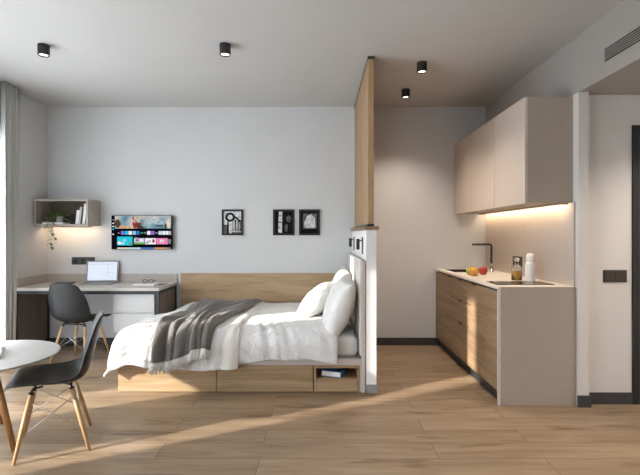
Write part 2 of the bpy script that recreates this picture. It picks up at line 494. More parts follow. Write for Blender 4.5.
nb.box(nx0 + 0.018, nx1 - 0.018, BY0 + 0.4, BY0 + 0.42, 0.112, 0.199)
nb.build('book_niche', M['oak'], bed)
MB().box(nx0 + 0.021, nx1 - 0.021, BY0, BY0 + 0.019, 0.006, 0.108, 0.0015).build('drawer', M['oak'], bed)
hb = MB().box(BX1 + 0.001, BX1 + 0.03, 3.695, 5.262, 0.0, 1.075, 0.003)
hb.build('headboard_frame', M['bed_rail'], bed)
for y0, y1 in ((3.70, 4.475), (4.485, 5.26)):
    MB().box(BX1 - 0.018, BX1 + 0.012, y0, y1, 0.30, 1.085, 0.008, seg=3).build('headboard_panel', M['headboard'], bed)

mat_o = MB().box(-1.545, 0.318, 3.735, 5.235, 0.276, 0.452, 0.055, seg=5).build('mattress', M['sheet'])
tag(mat_o, 'white sheeted mattress on the oak bed base', 'mattress')

pw = thing('bed_wall_panel', 'wide oak panel along the back wall behind the bed', 'wall panel', (-0.65, 5.275, 0))
MB().box(-1.63, 0.345, 5.265, 5.277, 0.09, 0.847, 0.0015).build('panel', M['oak'], pw)
MB().box(-1.60, 0.33, 5.277, 5.2899, 0.1, 0.84).build('batten', M['greige'], pw)

# ------------------------------------------------------------------ bedding
def drop_path(d, r, flare):
    """Distance past the edge -> (outward, downward) along a rounded edge, then a hanging side."""
    if d < r * PI / 2:
        return r * math.sin(d / r), r * (1 - math.cos(d / r))
    e_ = d - r * PI / 2
    return r + flare * e_, r + e_

def finish_cloth(me, name, mat, parent, thick, offset=1.0, sub=1):
    for p in me.polygons:
        p.use_smooth = True
    o = bpy.data.objects.new(name, me); COL.objects.link(o)
    for m_ in (mat if isinstance(mat, list) else [mat]):
        me.materials.append(m_)
    if parent is not None:
        me.transform(world_of(parent).inverted())
        o.parent = parent
    sd = o.modifiers.new('Solidify', 'SOLIDIFY'); sd.thickness = thick; sd.offset = offset
    if sub:
        ss = o.modifiers.new('Subsurf', 'SUBSURF'); ss.levels = sub; ss.render_levels = sub
    return o

def cloth_mesh(fn, nx, ny):
    mb = MB().grid(fn, nx, ny)
    me = bpy.data.meshes.new('cloth'); mb.bm.to_mesh(me); mb.bm.free()
    return me

YE = 3.775                                   # where the bedding starts to roll over the front edge
def f_duvet(u, v):   # u along X, v along Y (front hem to back)
    x = -1.30 + u * 1.435
    s_ = v * (5.215 - YE + 0.262 + 0.012 * math.sin(x * 7))
    y = 5.215 - (1 - v) * (5.215 - YE + 0.262 + 0.012 * math.sin(x * 7) + 0.006 * math.sin(x * 19))
    d = max(0.0, YE - y)
    h_, dn = drop_path(d, 0.105, 0.10)
    z = 0.474 - dn
    yy = y if d == 0 else YE - h_
    # puffed body, thinning to the seams at the hem and the head end
    e_ = min(1, (1 - u) * 1.435 / 0.10)
    z += 0.016 * (1 - (1 - e_) ** 2) * (1 if d == 0 else max(0, 1 - d / 0.1)) - 0.012 * (1 - e_) ** 2
    yy -= 0.014 * (1 - (1 - e_) ** 2) * min(1, d / 0.1) * min(1, (v) / 0.06)
    return (x, yy, z)
me_duvet = cloth_mesh(f_duvet, 96, 104)

XE = -1.555
def f_fold(u, v):
    # unrolled sheet: x from the hanging foot hem to the turned edge, y from the front hem to the back
    kv = min(1, max(0, (5.215 - (1 - v) * 1.835 - 4.25) / 0.32))
    fx = (0.43 + 0.02 * math.sin(v * 9)) * (1 - 0.30 * kv)
    xs = XE - fx + u * (fx + (-0.665 - XE) + 0.05 * v)
    fy = 0.395 + 0.018 * math.sin(xs * 6 + 1) + 0.008 * math.sin(xs * 17)
    ys = 5.215 - (1 - v) * (5.215 - YE + fy)
    k_ = min(1, max(0, (ys - 4.30) / 0.32)); xe = XE + 0.12 * k_ * k_ * (3 - 2 * k_)
    dx, dy = max(0.0, xe - xs), max(0.0, YE - ys)
    x, y, z = xs, ys, 0.505
    d = 0.93 * (dx ** 5 + dy ** 5) ** 0.2
    if d > 0:
        l_ = math.hypot(dx, dy)
        nx_, ny_ = dx / l_, dy / l_
        h_, dn = drop_path(d, 0.15, 0.13 + 0.16 * (2 * nx_ * ny_) ** 2)
        hem = min(1, d / 0.35)
        k = math.atan2(nx_, ny_)
        ripple = 0.022 * hem * hem * math.sin(xs * 13 + ys * 9 + k * 5)
        x = (xe - (h_ + ripple) * nx_) if dx > 0 else xs
        y = (YE - (h_ + ripple) * ny_) if dy > 0 else ys
        z -= dn
    # rolled right edge lies down onto the duvet
    r_ = (1 - u) / 0.07
    if r_ < 1:
        z -= 0.020 * (1 - r_) ** 2 if dy == 0 else 0
        y += 0.012 * (1 - r_) ** 2 if dy > 0 else 0
    r2 = math.exp(-((1 - u - 0.05) / 0.03) ** 2)
    if dy == 0: z += 0.010 * r2
    else: y -= 0.012 * r2
    return (x, y, z)
NFX, NFY = 96, 108
me_fold = cloth_mesh(f_fold, NFX, NFY)
for p in me_fold.polygons:
    p.material_index = 1 if p.index // NFY >= NFX - 8 else 0

def wrinkle(me, amp, seed, front, reach):
    """Soft creases running back from the front hem, plus a loose rumple over the top."""
    me.update()
    nrm = [v.normal.copy() for v in me.vertices]
    for v, nn in zip(me.vertices, nrm):
        x, y, z = v.co
        f = max(0.0, 1 - max(0, y - front) / reach)
        q = noise.noise((x * 9 + 0.8 * math.sin(y * 3 + seed) + (y - front) * (x + 0.6) * 3, y * 1.3, z * 1.5 + seed))
        r = 1 - 2.4 * abs(q) ** 0.75
        w_ = noise.noise((x * 3.2 + seed, y * 3.2, 2.0)) * 0.5 + 0.45 * (0.4 - abs(noise.noise((x * 6 + 1.5 * noise.noise((x * 2, y * 2, 9)), y * 4 + x * 3, seed + 4)))) + noise.noise((x * 7 + 2 * noise.noise((x * 3, y * 3, seed)), y * 6, seed)) * 0.4
        v.co += nn * (amp * (r * (0.25 + 0.75 * f)) + amp * 0.9 * w_)
    me.update()
wrinkle(me_duvet, 0.013, 2.0, 3.66, 0.85)
wrinkle(me_fold, 0.014, 5.0, 3.62, 0.9)

from mathutils.bvhtree import BVHTree
fm = bmesh.new(); fm.from_mesh(me_fold); ftree = BVHTree.FromBMesh(fm)
dm = bmesh.new(); dm.from_mesh(me_duvet); dtree = BVHTree.FromBMesh(dm)
duvet = finish_cloth(me_duvet, 'duvet', M['linen'], None, 0.022)
tag(duvet, 'white duvet spread over the bed with its foot end doubled over', 'duvet')
fold = finish_cloth(me_fold, 'folded_layer', [M['linen'], M['linen_cream']], duvet, 0.018)

# throw blanket: laid along the folded layer, over the front edge and down
PV_Y, PV_Z, ZT = 3.86, 0.31, 0.55
L_TOP = 5.12 - PV_Y; R_ARC = 0.20; L_ARC = R_ARC * PI / 2
def cast(o_, d_):
    best = None
    for tr in (ftree, dtree):
        h_ = tr.ray_cast(Vector(o_), Vector(d_))
        if h_[0] is not None and (best is None or h_[3] < best[1]):
            best = (h_[0], h_[3])
    return best[0] if best else None
def throw_base(x, s_):
    """Point and outward direction on the bedding, s_ metres from the back hem."""
    if s_ < L_TOP:
        o_ = (x, 5.12 - s_, 1.5); d_ = (0, 0, -1)
    elif s_ < L_TOP + L_ARC:
        th = PI / 2 * (1 - (s_ - L_TOP) / L_ARC)
        dr = Vector((0, -math.cos(th), math.sin(th)))
        o_ = Vector((x, PV_Y, PV_Z)) + dr * 1.0; d_ = -dr
    else:
        zz = PV_Z - (s_ - L_TOP - L_ARC)
        o_ = (x, PV_Y - 1.0, zz); d_ = (0, 1, 0)
    p = cast(o_, d_)
    n_ = -Vector(d_)
    if p is None:
        p = Vector((x, 3.60, o_[2])) if s_ > L_TOP else Vector((x, o_[1], 0.52))
    return p, n_
NTX, NTY = 120, 110
def f_throw(u, v):
    # v: 0 front hem .. 1 back hem; gathered folds wander sideways as they run back
    xl = -1.36 + 0.00 * v; xr = -0.865 + 0.20 * v ** 1.3
    s_tot = L_TOP + L_ARC + 0.005 + 0.030 * math.sin(u * 5.0 + 0.6) - 0.03 * u
    s_ = (1 - v) * s_tot
    wob = 0.035 * math.sin(v * 5 + u * 4) + 0.02 * math.sin(v * 11 + 1)
    a = u + 0.06 * math.sin(v * 3.2 + 1) + 0.035 * math.sin(v * 7 + u * 6)
    ph = a * 2 * PI * 3.6
    r1 = abs(math.sin(ph * 0.5)) ** 0.7
    r2 = abs(math.sin(ph * 0.83 + 1.1 + 1.6 * v)) ** 0.8
    am = 0.026 + 0.014 * math.sin(v * 6 + u * 9)
    n1 = noise.noise((u * 5, v * 6, 3.1))
    hgt = 0.012 + am * r1 + 0.016 * r2 + 0.014 * n1
    edge = min(1, min(u, 1 - u) / 0.05)
    hgt = 0.008 + (hgt - 0.008) * edge * (0.55 + 0.45 * min(1, (1 - v) / 0.12))
    x = xl + (xr - xl) * u + wob * 0.5 + 0.012 * math.sin(ph + 0.8)
    p, n_ = throw_base(x, s_)
    return p + n_ * (hgt + 0.020)
tm = MB().grid(f_throw, NTX, NTY)
bmesh.ops.smooth_vert(tm.bm, verts=tm.bm.verts, factor=0.4, use_axis_x=True, use_axis_y=True, use_axis_z=True)
throw = tm.build('throw_blanket', M['throw'])
sd = throw.modifiers.new('Solidify', 'SOLIDIFY'); sd.thickness = 0.006; sd.offset = 1.0
tag(throw, 'grey fringed throw blanket draped across the foot of the bed', 'blanket')
fm.free(); dm.free()
# fringe along the front hem
idx = lambda i, j: i * (NTY + 1) + j
fg = MB()
vs = throw.data.vertices
for i in range(0, NTX):
    for k in range(2):
        a = vs[idx(i, 0)].co.lerp(vs[idx(i + 1, 0)].co, k * 0.5)
        inn = vs[idx(i, 3)].co
        dr = (a - inn).normalized()
        dr = (dr * 0.9 + Vector((0, -0.12, -0.5)) + Vector((random.uniform(-.22, .22), random.uniform(-.15, .05), 0))).normalized()
        a = a + Vector((0, -0.003, 0.008))
        L = random.uniform(0.07, 0.09)
        fg.tube([a, a + dr * L * 0.5, a + dr * L + Vector((random.uniform(-.006, .006), 0, 0))], [0.0040, 0.0048, 0.003], seg=5)
fo = fg.build('fringe', M['fringe'], throw)

# pillows
def pillow_mesh(w, h, th, seed):
    t = MB()
    N = 30
    for sgn in (1, -1):
        def fn(u, v, sgn=sgn):
            a = 2 * u - 1; c = 2 * v - 1
            # keep corners pointed, pinch the sides slightly
            px = a * (1 - 0.06 * (1 - abs(c) ** 2)) ; py = c * (1 - 0.06 * (1 - abs(a) ** 2))
            e = max(0, (1 - a * a)) ** 0.42 * max(0, (1 - c * c)) ** 0.42
            z = sgn * th / 2 * e
            wr = noise.noise((a * 2.2 + seed, c * 2.2, sgn * 3 + seed)) * 0.014 + noise.noise((a * 6 + seed, c * 2.5, sgn + seed)) * 0.006
            return (px * w / 2, py * h / 2, z + wr * e)
        t.grid(fn, N, N)
    bmesh.ops.remove_doubles(t.bm, verts=t.bm.verts, dist=0.0004)
    bmesh.ops.recalc_face_normals(t.bm, faces=t.bm.faces)
    return t

def pillow(label, loc, w, h, th, tilt, yaw, roll, seed, mat):
    o = pillow_mesh(w, h, th, seed).build('pillow', mat)
    # local: x -> along bed width (Y), y -> up, z -> facing -X
    base = Matrix(((0, 0, -1), (-1, 0, 0), (0, 1, 0))).to_4x4()
    mt = Matrix.Translation(loc) @ Matrix.Rotation(yaw, 4, 'Z') @ Matrix.Rotation(tilt, 4, 'Y') @ base @ Matrix.Rotation(roll, 4, 'Z')
    o.matrix_world = mt
    ss = o.modifiers.new('Subsurf', 'SUBSURF'); ss.levels = 1; ss.render_levels = 1
    return tag(o, label, 'pillow', 'white pillows at the headboard')
pillow('large white pillow nearest the camera leaning upright on the headboard', (0.175, 4.00, 0.672), 0.70, 0.52, 0.25, 0.36, 0.0, -0.06, 1.0, M['pillow'])
pillow('cream pillow farthest back, only its top showing above the others', (0.205, 4.78, 0.70), 0.62, 0.50, 0.21, 0.28, 0.0, -0.02, 5.0, M['linen_cream'])
pillow('plump cream pillow reclining in front of the far pillow', (-0.03, 4.45, 0.645), 0.58, 0.45, 0.22, 0.82, -0.12, -0.08, 9.0, M['linen_cream'])

# book in the bed niche
bk = thing('book', 'blue and white book lying in the open niche under the bed', 'book', (0.13, 3.86, 0.1125), -0.35)
def book_parts(par, w, dpt, th, cover, loc=(0, 0, 0)):
    x, y, z = loc
    c = MB().box(x - w / 2, x + w / 2, y - dpt / 2, y + dpt / 2, z, z + 0.003).box(x - w / 2, x + w / 2, y - dpt / 2, y + dpt / 2, z + th - 0.003, z + th).box(x + w / 2 - 0.003, x + w / 2, y - dpt / 2, y + dpt / 2, z + 0.003, z + th - 0.003)
    c.build('cover', cover, par, world=False)
    MB().box(x - w / 2 + 0.003, x + w / 2 - 0.004, y - dpt / 2 + 0.003, y + dpt / 2 - 0.003, z + 0.0031, z + th - 0.0031).build('pages', M['paper'], par, world=False)
book_parts(bk, 0.17, 0.23, 0.045, M['blue_mid'])

# reading lamps on the partition
def reading_lamp(label, y):
    t = thing('reading_lamp', label, 'lamp', (PX0, y, 1.2), 0, 'reading lamps over the headboard')
    MB().box(PX0 - 0.009, PX0 - 0.0005, y - 0.03, y + 0.03, 1.125, 1.275, 0.002).build('back_plate', M['plug_dark'], t)
    MB().tube([(PX0 - 0.012, y, 1.245), (PX0 - 0.03, y, 1.245)], 0.005).build('arm', M['black_metal'], t)
    MB().lathe([(0, 0), (0.0, 0.0), (0.013, 0.0), (0.015, 0.003), (0.015, 0.092), (0.013, 0.095), (0, 0.095)], (PX0 - 0.044, y, 1.165)).build('lamp_head', M['black_metal'], t)
reading_lamp('black reading lamp on partition nearer the camera', 3.985)
reading_lamp('black reading lamp on partition nearer the back wall', 4.98)

# ------------------------------------------------------------------ desk
DX0, DX1, DY0, DY1 = XL + 0.004, -1.674, 4.678, YB - 0.004
desk = thing('desk', 'built-in desk with grey beige top and charcoal steel frame', 'desk', ((DX0 + DX1) / 2, (DY0 + DY1) / 2, 0))
MB().box(DX0, DX1, DY0, DY1, 0.712, 0.743, 0.002).build('desk_top', M['desk_top'], desk)
fr = MB()
fr.box(DX0 + 0.03, DX1 - 0.03, DY0 + 0.004, DY0 + 0.034, 0.676, 0.7115).box(DX0 + 0.03, DX1 - 0.03, DY1 - 0.055, DY1 - 0.025, 0.676, 0.7115)
for xx in (DX0 + 0.002, DX1 - 0.034):
    fr.box(xx, xx + 0.032, DY0 + 0.034, DY1 - 0.055, 0.676, 0.7115)
fr.build('apron_frame', M['steel_dark'], desk)
for xx in (DX0 + 0.002, DX1 - 0.034):
    for yy in (DY0 + 0.004, DY1 - 0.055):
        MB().box(xx, xx + 0.032, yy, yy + 0.03, 0, 0.7115, 0.001).build('leg', M['steel_dark'], desk)
    MB().box(xx + 0.01, xx + 0.024, DY0 + 0.034, DY1 - 0.055, 0.09, 0.676).build('side_panel', M['panel_brown'], desk)
up = MB().box(DX0, DX1, DY1 - 0.018, DY1, 0.743, 0.838, 0.001).box(DX0, DX0 + 0.018, DY0, DY1 - 0.018, 0.743, 0.838, 0.001)
up.build('upstand', M['greige'], desk)
dr = thing('drawer_unit', 'white two-drawer unit hung under the right end of the desk', 'drawers', (-1.95, 4.95, 0.28))
MB().box(-2.165, -1.737, 4.735, 5.2, 0.278, 0.675).build('carcass', M['white_lac'], dr)
for z0, z1 in ((0.279, 0.472), (0.482, 0.674)):
    MB().box(-2.165, -1.737, 4.715, 4.7345, z0, z1, 0.0015).build('drawer', M['white_lac'], dr)

# laptop
lp = thing('laptop', 'open silver laptop with bright screen on the desk', 'laptop', (-2.495, 5.07, 0.7435), 0.16)
MB().box(-0.175, 0.175, -0.12, 0.12, 0, 0.014, 0.004).build('base', M['alu'], lp, world=False)
ky = MB()
for r in range(5):
    for c in range(13):
        ky.box(-0.15 + c * 0.0232, -0.15 + c * 0.0232 + 0.02, 0.0 + r * 0.019, 0.016 + r * 0.019, 0.014, 0.0155)
ky.build('keyboard', M['keys'], lp, world=False)
MB().box(-0.05, 0.05, -0.1, -0.03, 0.0139, 0.0146).build('trackpad', M['alu'], lp, world=False)
tl = Matrix.Translation((0, 0.12, 0.012)) @ Matrix.Rotation(-0.16, 4, 'X')
lid = MB().box(-0.178, 0.178, 0, 0.008, 0.0, 0.244, 0.003, mat=tl).build('lid', M['alu'], lp, world=False)
scr_w = emission('screen_white', (0.80, 0.88, 1.0), 0.95)
scr_g = emission('screen_grey', (0.62, 0.70, 0.82), 0.85)
s = MB().poly([(-0.158, -0.0006, 0.018), (0.158, -0.0006, 0.018), (0.158, -0.0006, 0.228), (-0.158, -0.0006, 0.228)], 0, tl)
for (x0, x1, z0, z1) in ((-0.15, 0.15, 0.2, 0.206), (0.0, 0.05, 0.12, 0.123), (0.03, 0.12, 0.10, 0.104), (-0.01, 0.04, 0.075, 0.079), (0.06, 0.065, 0.05, 0.19), (0.08, 0.14, 0.05, 0.054)):
    s.poly([(x0, -0.0011, z0), (x1, -0.0011, z0), (x1, -0.0011, z1), (x0, -0.0011, z1)], 1, tl)
s.build('screen', [scr_w, scr_g], lid, world=False)

nbk = thing('notebook', 'slim white notebook under the glasses on the desk', 'notebook', (-1.925, 4.975, 0.7435), 0.05)
book_parts(nbk, 0.235, 0.17, 0.016, M['paper'])
gl = thing('eyeglasses', 'dark framed glasses lying on the white notebook', 'glasses', (-1.895, 4.96, 0.7605), 0.1)
for sx in (-1, 1):
    MB().tube([(sx * 0.032 + 0.025 * math.cos(a), 0, 0.024 + 0.021 * math.sin(a)) for a in [k * 2 * PI / 20 for k in range(21)]], 0.0032, 6, caps=False).build('lens_rim', M['black_metal'], gl, world=False)
    MB().tube([(sx * 0.057, 0, 0.03), (sx * 0.06, 0.06, 0.022), (sx * 0.055, 0.11, 0.004)], 0.0025, 6).build('temple', M['black_metal'], gl, world=False)
MB().tube([(-0.008, 0, 0.03), (0, 0, 0.034), (0.008, 0, 0.03)], 0.0025, 6).build('bridge', M['black_metal'], gl, world=False)
b2 = thing('notebook', 'navy notebook lying at the left of the desk behind the chair', 'notebook', (-2.86, 5.02, 0.7435), 0.12)
book_parts(b2, 0.17, 0.2, 0.018, M['blue_cover'])
pn = MB().tube([(-1.775, 4.93, 0.748), (-1.705, 5.03, 0.748)], 0.0045, 8).build('pen', M['plug_dark'])
tag(pn, 'dark pen lying on the desk right of the notebook', 'pen')

# sockets and switches
def socket(label, x0, x1, z0, z1, n):
    t = thing('wall_socket', label, 'socket', ((x0 + x1) / 2, YB, (z0 + z1) / 2))
    MB().box(x0, x1, YB - 0.01, YB - 0.0005, z0, z1, 0.002).build('cover_plate', M['plug_dark'], t)
    w = (x1 - x0) / n
    for i in range(n):
        MB().lathe([(0, 0), (0.02, 0), (0.024, 0.003), (0.026, 0.003)], (0, 0, 0), mat=Matrix.Translation((x0 + (i + .5) * w, YB - 0.0105, (z0 + z1) / 2)) @ Matrix.Rotation(PI / 2, 4, 'X')).build('outlet', M['socket_hole'], t)
socket('dark triple wall socket above the desk behind the laptop', -2.915, -2.645, 0.947, 1.035, 3)
t = thing('wall_socket', 'dark socket on the kitchen backsplash behind the bottles', 'socket', (1.93, 4.4, 1.05))
MB().box(1.926, 1.934, 4.30, 4.50, 0.985, 1.085, 0.002).build('cover_plate', M['plug_brown'], t)
for yy in (4.35, 4.45):
    MB().lathe([(0, 0), (0.02, 0), (0.024, 0.003), (0.026, 0.003)], mat=Matrix.Translation((1.9255, yy, 1.035)) @ Matrix.Rotation(-PI / 2, 4, 'Y')).build('outlet', M['socket_hole'], t)
t = thing('light_switch', 'dark brown switch plate on the hall wall beside the door', 'switch', (2.26, YH, 0.98))
MB().box(2.17, 2.348, YH - 0.009, YH - 0.0005, 0.934, 1.026, 0.002).build('cover_plate', M['plug_brown'], t)
for i in range(2):
    MB().box(2.178 + i * 0.083, 2.257 + i * 0.083, YH - 0.013, YH - 0.0091, 0.942, 1.018, 0.001).build('rocker', M['plug_brown'], t)

# ------------------------------------------------------------------ wall shelf over the desk
SX0, SX1, SYF, SZ0, SZ1 = XL + 0.022, -2.577, 4.996, 1.394, 1.694
sh = thing('wall_shelf', 'open greige box shelf on the wall above the desk', 'shelf', ((SX0 + SX1) / 2, YB, SZ0))
T = 0.022
MB().box(SX0, SX1, SYF, YB - 0.002, SZ1 - T, SZ1).box(SX0, SX1, SYF, YB - 0.002, SZ0, SZ0 + T).box(SX0, SX0 + T, SYF, YB - 0.002, SZ0 + T, SZ1 - T).box(SX1 - T, SX1, SYF, YB - 0.002, SZ0 + T, SZ1 - T).build('box', M['greige'], sh)
MB().box(SX0 + T, SX1 - T, YB - 0.014, YB - 0.0025, SZ0 + T, SZ1 - T).build('back_panel', M['shelf_back'], sh)
MB().box(SX0 + 0.03, SX1 - 0.03, 5.105, 5.113, SZ0 - 0.014, SZ0 - 0.0003).box(SX0 + 0.03, SX0 + 0.036, 5.113, 5.14, SZ0 - 0.014, SZ0 - 0.0003).box(SX1 - 0.036, SX1 - 0.03, 5.113, 5.14, SZ0 - 0.014, SZ0 - 0.0003).build('led_channel', M['greige'], sh)
MB().box(SX0 + 0.04, SX1 - 0.04, 5.1132, 5.118, SZ0 - 0.012, SZ0 - 0.002).build('led_strip', M['led'], sh)
# books on the shelf
xb = SX1 - T - 0.004
specs = [(0.028, 0.225, 0.10, M['paper'], 'tall white book at the right end of the wall shelf'),
         (0.02, 0.175, 0.10, M['book_dark'], 'thin dark book between white books on the wall shelf'),
         (0.022, 0.19, 0.12, M['paper_grey'], 'grey book second from the left on the wall shelf'),
         (0.03, 0.155, 0.16, M['paper'], 'short white book leaning leftmost on the wall shelf')]
xx = xb
lean = [0.11] * 4
for (w, h, dd, m_, lab), ln in zip(specs, lean):
    # leans to the right: bottom shifted left
    xx -= w / math.cos(ln) + 0.0015
    bo = bpy.data.objects.new('book', None); COL.objects.link(bo); tag(bo, lab, 'book', 'books on the wall shelf')
    off = h * math.sin(ln) if xx + w == xb else 0
    bo.location = (xx - 0.0255, 5.03, SZ0 + T + 0.0005 + w * math.sin(ln) * 1.0)
    bo.rotation_euler = (0, ln, 0)
    MB().box(0, 0.002, 0, 0.17, 0, h).box(w - 0.002, w, 0, 0.17, 0, h).box(0.002, w - 0.002, 0, 0.003, 0, h).build('cover', m_, bo, world=False)
    MB().box(0.002, w - 0.002, 0.003, 0.166, 0.002, h - 0.003).build('pages', M['paper'], bo, world=False)
# flat book under the plant
fb = thing('book', 'white book lying flat under the trailing plant on the shelf', 'book', (-2.975, 5.07, SZ0 + T + 0.0005))
book_parts(fb, 0.23, 0.14, 0.018, M['paper'])
pl = thing('trailing_plant', 'small trailing plant in a pale pot on the wall shelf', 'plant', (-2.94, 5.085, SZ0 + T + 0.019))
MB().lathe([(0, 0), (0.03, 0), (0.032, 0.002), (0.04, 0.07), (0.036, 0.07), (0.034, 0.055), (0, 0.055)]).build('pot', M['pot'], pl, world=False)
MB().lathe([(0, 0.0555), (0.033, 0.0555)]).build('soil', M['soil'], pl, world=False)
lf = MB(); vn = MB()
def leaf(mb, p, d, s):
    d = Vector(d).normalized()
    q = d.to_track_quat('Y', 'Z').to_matrix().to_4x4()
    def fn(u, v):
        wv = math.sin(min(1, v * 1.02) * PI) ** 0.8 * 0.42
        a = (u * 2 - 1)
        return (a * wv * s, v * s, abs(a) * 0.12 * s - v * v * 0.25 * s)
    mb.grid(fn, 2, 5, mat=Matrix.Translation(p) @ q)
for k in range(60):
    a = random.uniform(0, 2 * PI); r = random.uniform(0.01, 0.11); 
    x = r * math.cos(a) * 1.15 - 0.012; y = r * math.sin(a) * 0.75 - 0.02
    z = 0.075 + random.uniform(-0.01, 0.06) - r * 0.35
    leaf(lf, (x, y, z), (math.cos(a), math.sin(a) - 0.2, random.uniform(-0.3, 0.6)), random.uniform(0.038, 0.055))
    vn.tube([(0, 0, 0.055), (x * 0.6, y * 0.6, z + 0.005), (x, y, z)], 0.0014, 5)
for (x0, ln, ph) in ((-0.02, 0.30, 0.0), (-0.055, 0.10, 1.0), (0.0, 0.20, 2.0)):
    # over the shelf front edge and down
    pts = [(0, 0, 0.058), (x0 * 0.6, -0.05, 0.075), (x0, -0.105, 0.03)]
    m_ = 8
    for i in range(m_):
        f = (i + 1) / m_
        pts.append((x0 + 0.012 * math.sin(ph + f * 6) - 0.012 * f, -0.108 - 0.004 * math.sin(f * 5), 0.03 - ln * f))
    vn.tube(pts, 0.0013, 5)
    for i, p in enumerate(pts[2:]):
        for sd_ in (-1, 1):
            if random.random() < 0.36:
                leaf(lf, p, (sd_ * random.uniform(0.4, 1), -0.3, random.uniform(-0.9, 0.1)), random.uniform(0.03, 0.045))
lf.build('leaves', M['leaf'], pl, world=False)
vn.build('vines', M['leaf'], pl, world=False)

# ------------------------------------------------------------------ television
TX0, TX1, TZ0, TZ1 = -2.428, -1.716, 1.1265, 1.523
TY = 5.235
tv = thing('television', 'flat television with app menu on the back wall', 'television', ((TX0 + TX1) / 2, YB, TZ0))
MB().box(TX0, TX1, TY, TY + 0.03, TZ0, TZ1, 0.003).build('casing', M['black_metal'], tv)
MB().box(TX0 + 0.2, TX1 - 0.2, TY + 0.03, YB - 0.001, TZ0 + 0.1, TZ1 - 0.1).build('wall_bracket', M['black_metal'], tv)
cols = {'black': (0.004, 0.004, 0.006), 'white': (0.9, 0.9, 0.95), 'violet': (0.28, 0.16, 0.75), 'cyan': (0.02, 0.6, 0.75), 'blue': (0.06, 0.18, 0.6),
        'sky': (0.30, 0.62, 0.78), 'green': (0.03, 0.32, 0.12), 'pink': (0.85, 0.25, 0.5), 'red': (0.35, 0.04, 0.03), 'brown': (0.10, 0.05, 0.03),
        'orange': (0.75, 0.36, 0.13), 'cream': (0.75, 0.68, 0.55), 'grey': (0.22, 0.24, 0.27), 'grass': (0.15, 0.42, 0.06), 'lilac': (0.62, 0.55, 0.75), 'pale': (0.62, 0.74, 0.8)}
names = list(cols)
tvm = [emission('tv_' + k, cols[k], 0.95) for k in names]
# hero image: blurred sky to clouds, procedural, self-lit like the rest of the screen
hm = bpy.data.materials.new('tv_picture'); hm.use_nodes = True
nt = hm.node_tree; nt.nodes.remove(nt.nodes['Principled BSDF'])
em = nt.nodes.new('ShaderNodeEmission'); em.inputs['Strength'].default_value = 0.8
tc = nt.nodes.new('ShaderNodeTexCoord'); nz = nt.nodes.new('ShaderNodeTexNoise'); nz.inputs['Scale'].default_value = 6; nz.inputs['Detail'].default_value = 4
rp = nt.nodes.new('ShaderNodeValToRGB'); e = rp.color_ramp.elements
e[0].position = 0.32; e[0].color = (0.06, 0.18, 0.26, 1); e[1].position = 0.62; e[1].color = (0.70, 0.66, 0.58, 1)
x = e.new(0.46); x.color = (0.28, 0.44, 0.52, 1)
nt.links.new(tc.outputs['Object'], nz.inputs['Vector']); nt.links.new(nz.outputs['Fac'], rp.inputs['Fac']); nt.links.new(rp.outputs['Color'], em.inputs['Color'])
nt.links.new(em.outputs[0], nt.nodes['Material Output'].inputs[0])
tvm.append(hm); HERO = len(tvm) - 1
sc = MB()
W_, H_ = TX1 - TX0, TZ1 - TZ0
layer = [0]
def spx(px): return TX0 + (px - 52) / (570 - 52) * W_
def spz(py): return TZ1 - (py - 88) / (376 - 88) * H_
def rect(x0, x1, y0, y1, c, lay=1):
    yy = TY - 0.0004 - lay * 0.0002
    mi = HERO if c == 'hero' else names.index(c)
    sc.poly([(spx(x0), yy, spz(y1)), (spx(x1), yy, spz(y1)), (spx(x1), yy, spz(y0)), (spx(x0), yy, spz(y0))], mi)
def blob(cx, cy, rx, ry, c, lay=2, n=14, j=0.25):
    yy = TY - 0.0004 - lay * 0.0002
    sc.poly([(spx(cx + rx * math.cos(a) * (1 + random.uniform(-j, j))), yy, spz(cy + ry * math.sin(a) * (1 + random.uniform(-j, j)))) for a in [-2 * PI * k / n for k in range(n)]][::-1], names.index(c))
rect(56, 566, 92, 372, 'black', 0)
for yy, c in ((127, 'grey'), (155, 'white'), (182, 'white'), (205, 'cyan'), (248, 'white')):
    rect(62, 75, yy - 5, yy + 5, c, 1)
rect(82, 558, 92, 200, 'hero', 1)
for cx, cy, rx, ry, c in ((105, 160, 26, 36, 'brown'), (150, 188, 36, 10, 'orange'), (205, 188, 16, 10, 'orange'), (255, 165, 22, 34, 'red'), (285, 175, 26, 24, 'brown'),
                          (237, 115, 7, 14, 'red'), (273, 108, 9, 16, 'orange'), (310, 150, 14, 30, 'grey'), (300, 190, 28, 9, 'brown'), (535, 160, 16, 34, 'cream'), (512, 178, 9, 20, 'brown'), (250, 140, 9, 12, 'cream')):
    blob(cx, cy, rx, ry, c)
rect(385, 445, 108, 113, 'pale', 3); rect(436, 490, 172, 181, 'brown', 3)
for x0, x1, c in ((108, 122, 'grey'), (134, 162, 'violet'), (167, 194, 'cyan'), (198, 227, 'white'), (233, 260, 'sky'), (264, 290, 'blue'), (298, 322, 'green'), (328, 350, 'grey'),
                  (355, 384, 'white'), (388, 417, 'violet'), (424, 446, 'grey'), (452, 482, 'pale'), (485, 512, 'white'), (515, 538, 'white'), (542, 557, 'lilac')):
    rect(x0, x1, 221 if c not in ('green', 'grey') else 231, 252 if c not in ('green', 'grey') else 243, c, 1)
rect(102, 231, 268, 342, 'cyan', 1); blob(120, 322, 16, 14, 'white'); blob(212, 328, 14, 10, 'grey'); blob(165, 300, 16, 14, 'sky'); blob(150, 325, 16, 9, 'pale')
rect(244, 334, 281, 333, 'lilac', 1); rect(244, 334, 318, 333, 'grass', 2); blob(270, 300, 14, 12, 'grey'); blob(308, 298, 14, 12, 'white')
rect(339, 430, 281, 333, 'white', 1); blob(375, 308, 16, 14, 'lilac'); blob(410, 306, 12, 16, 'red'); blob(355, 318, 9, 10, 'grey')
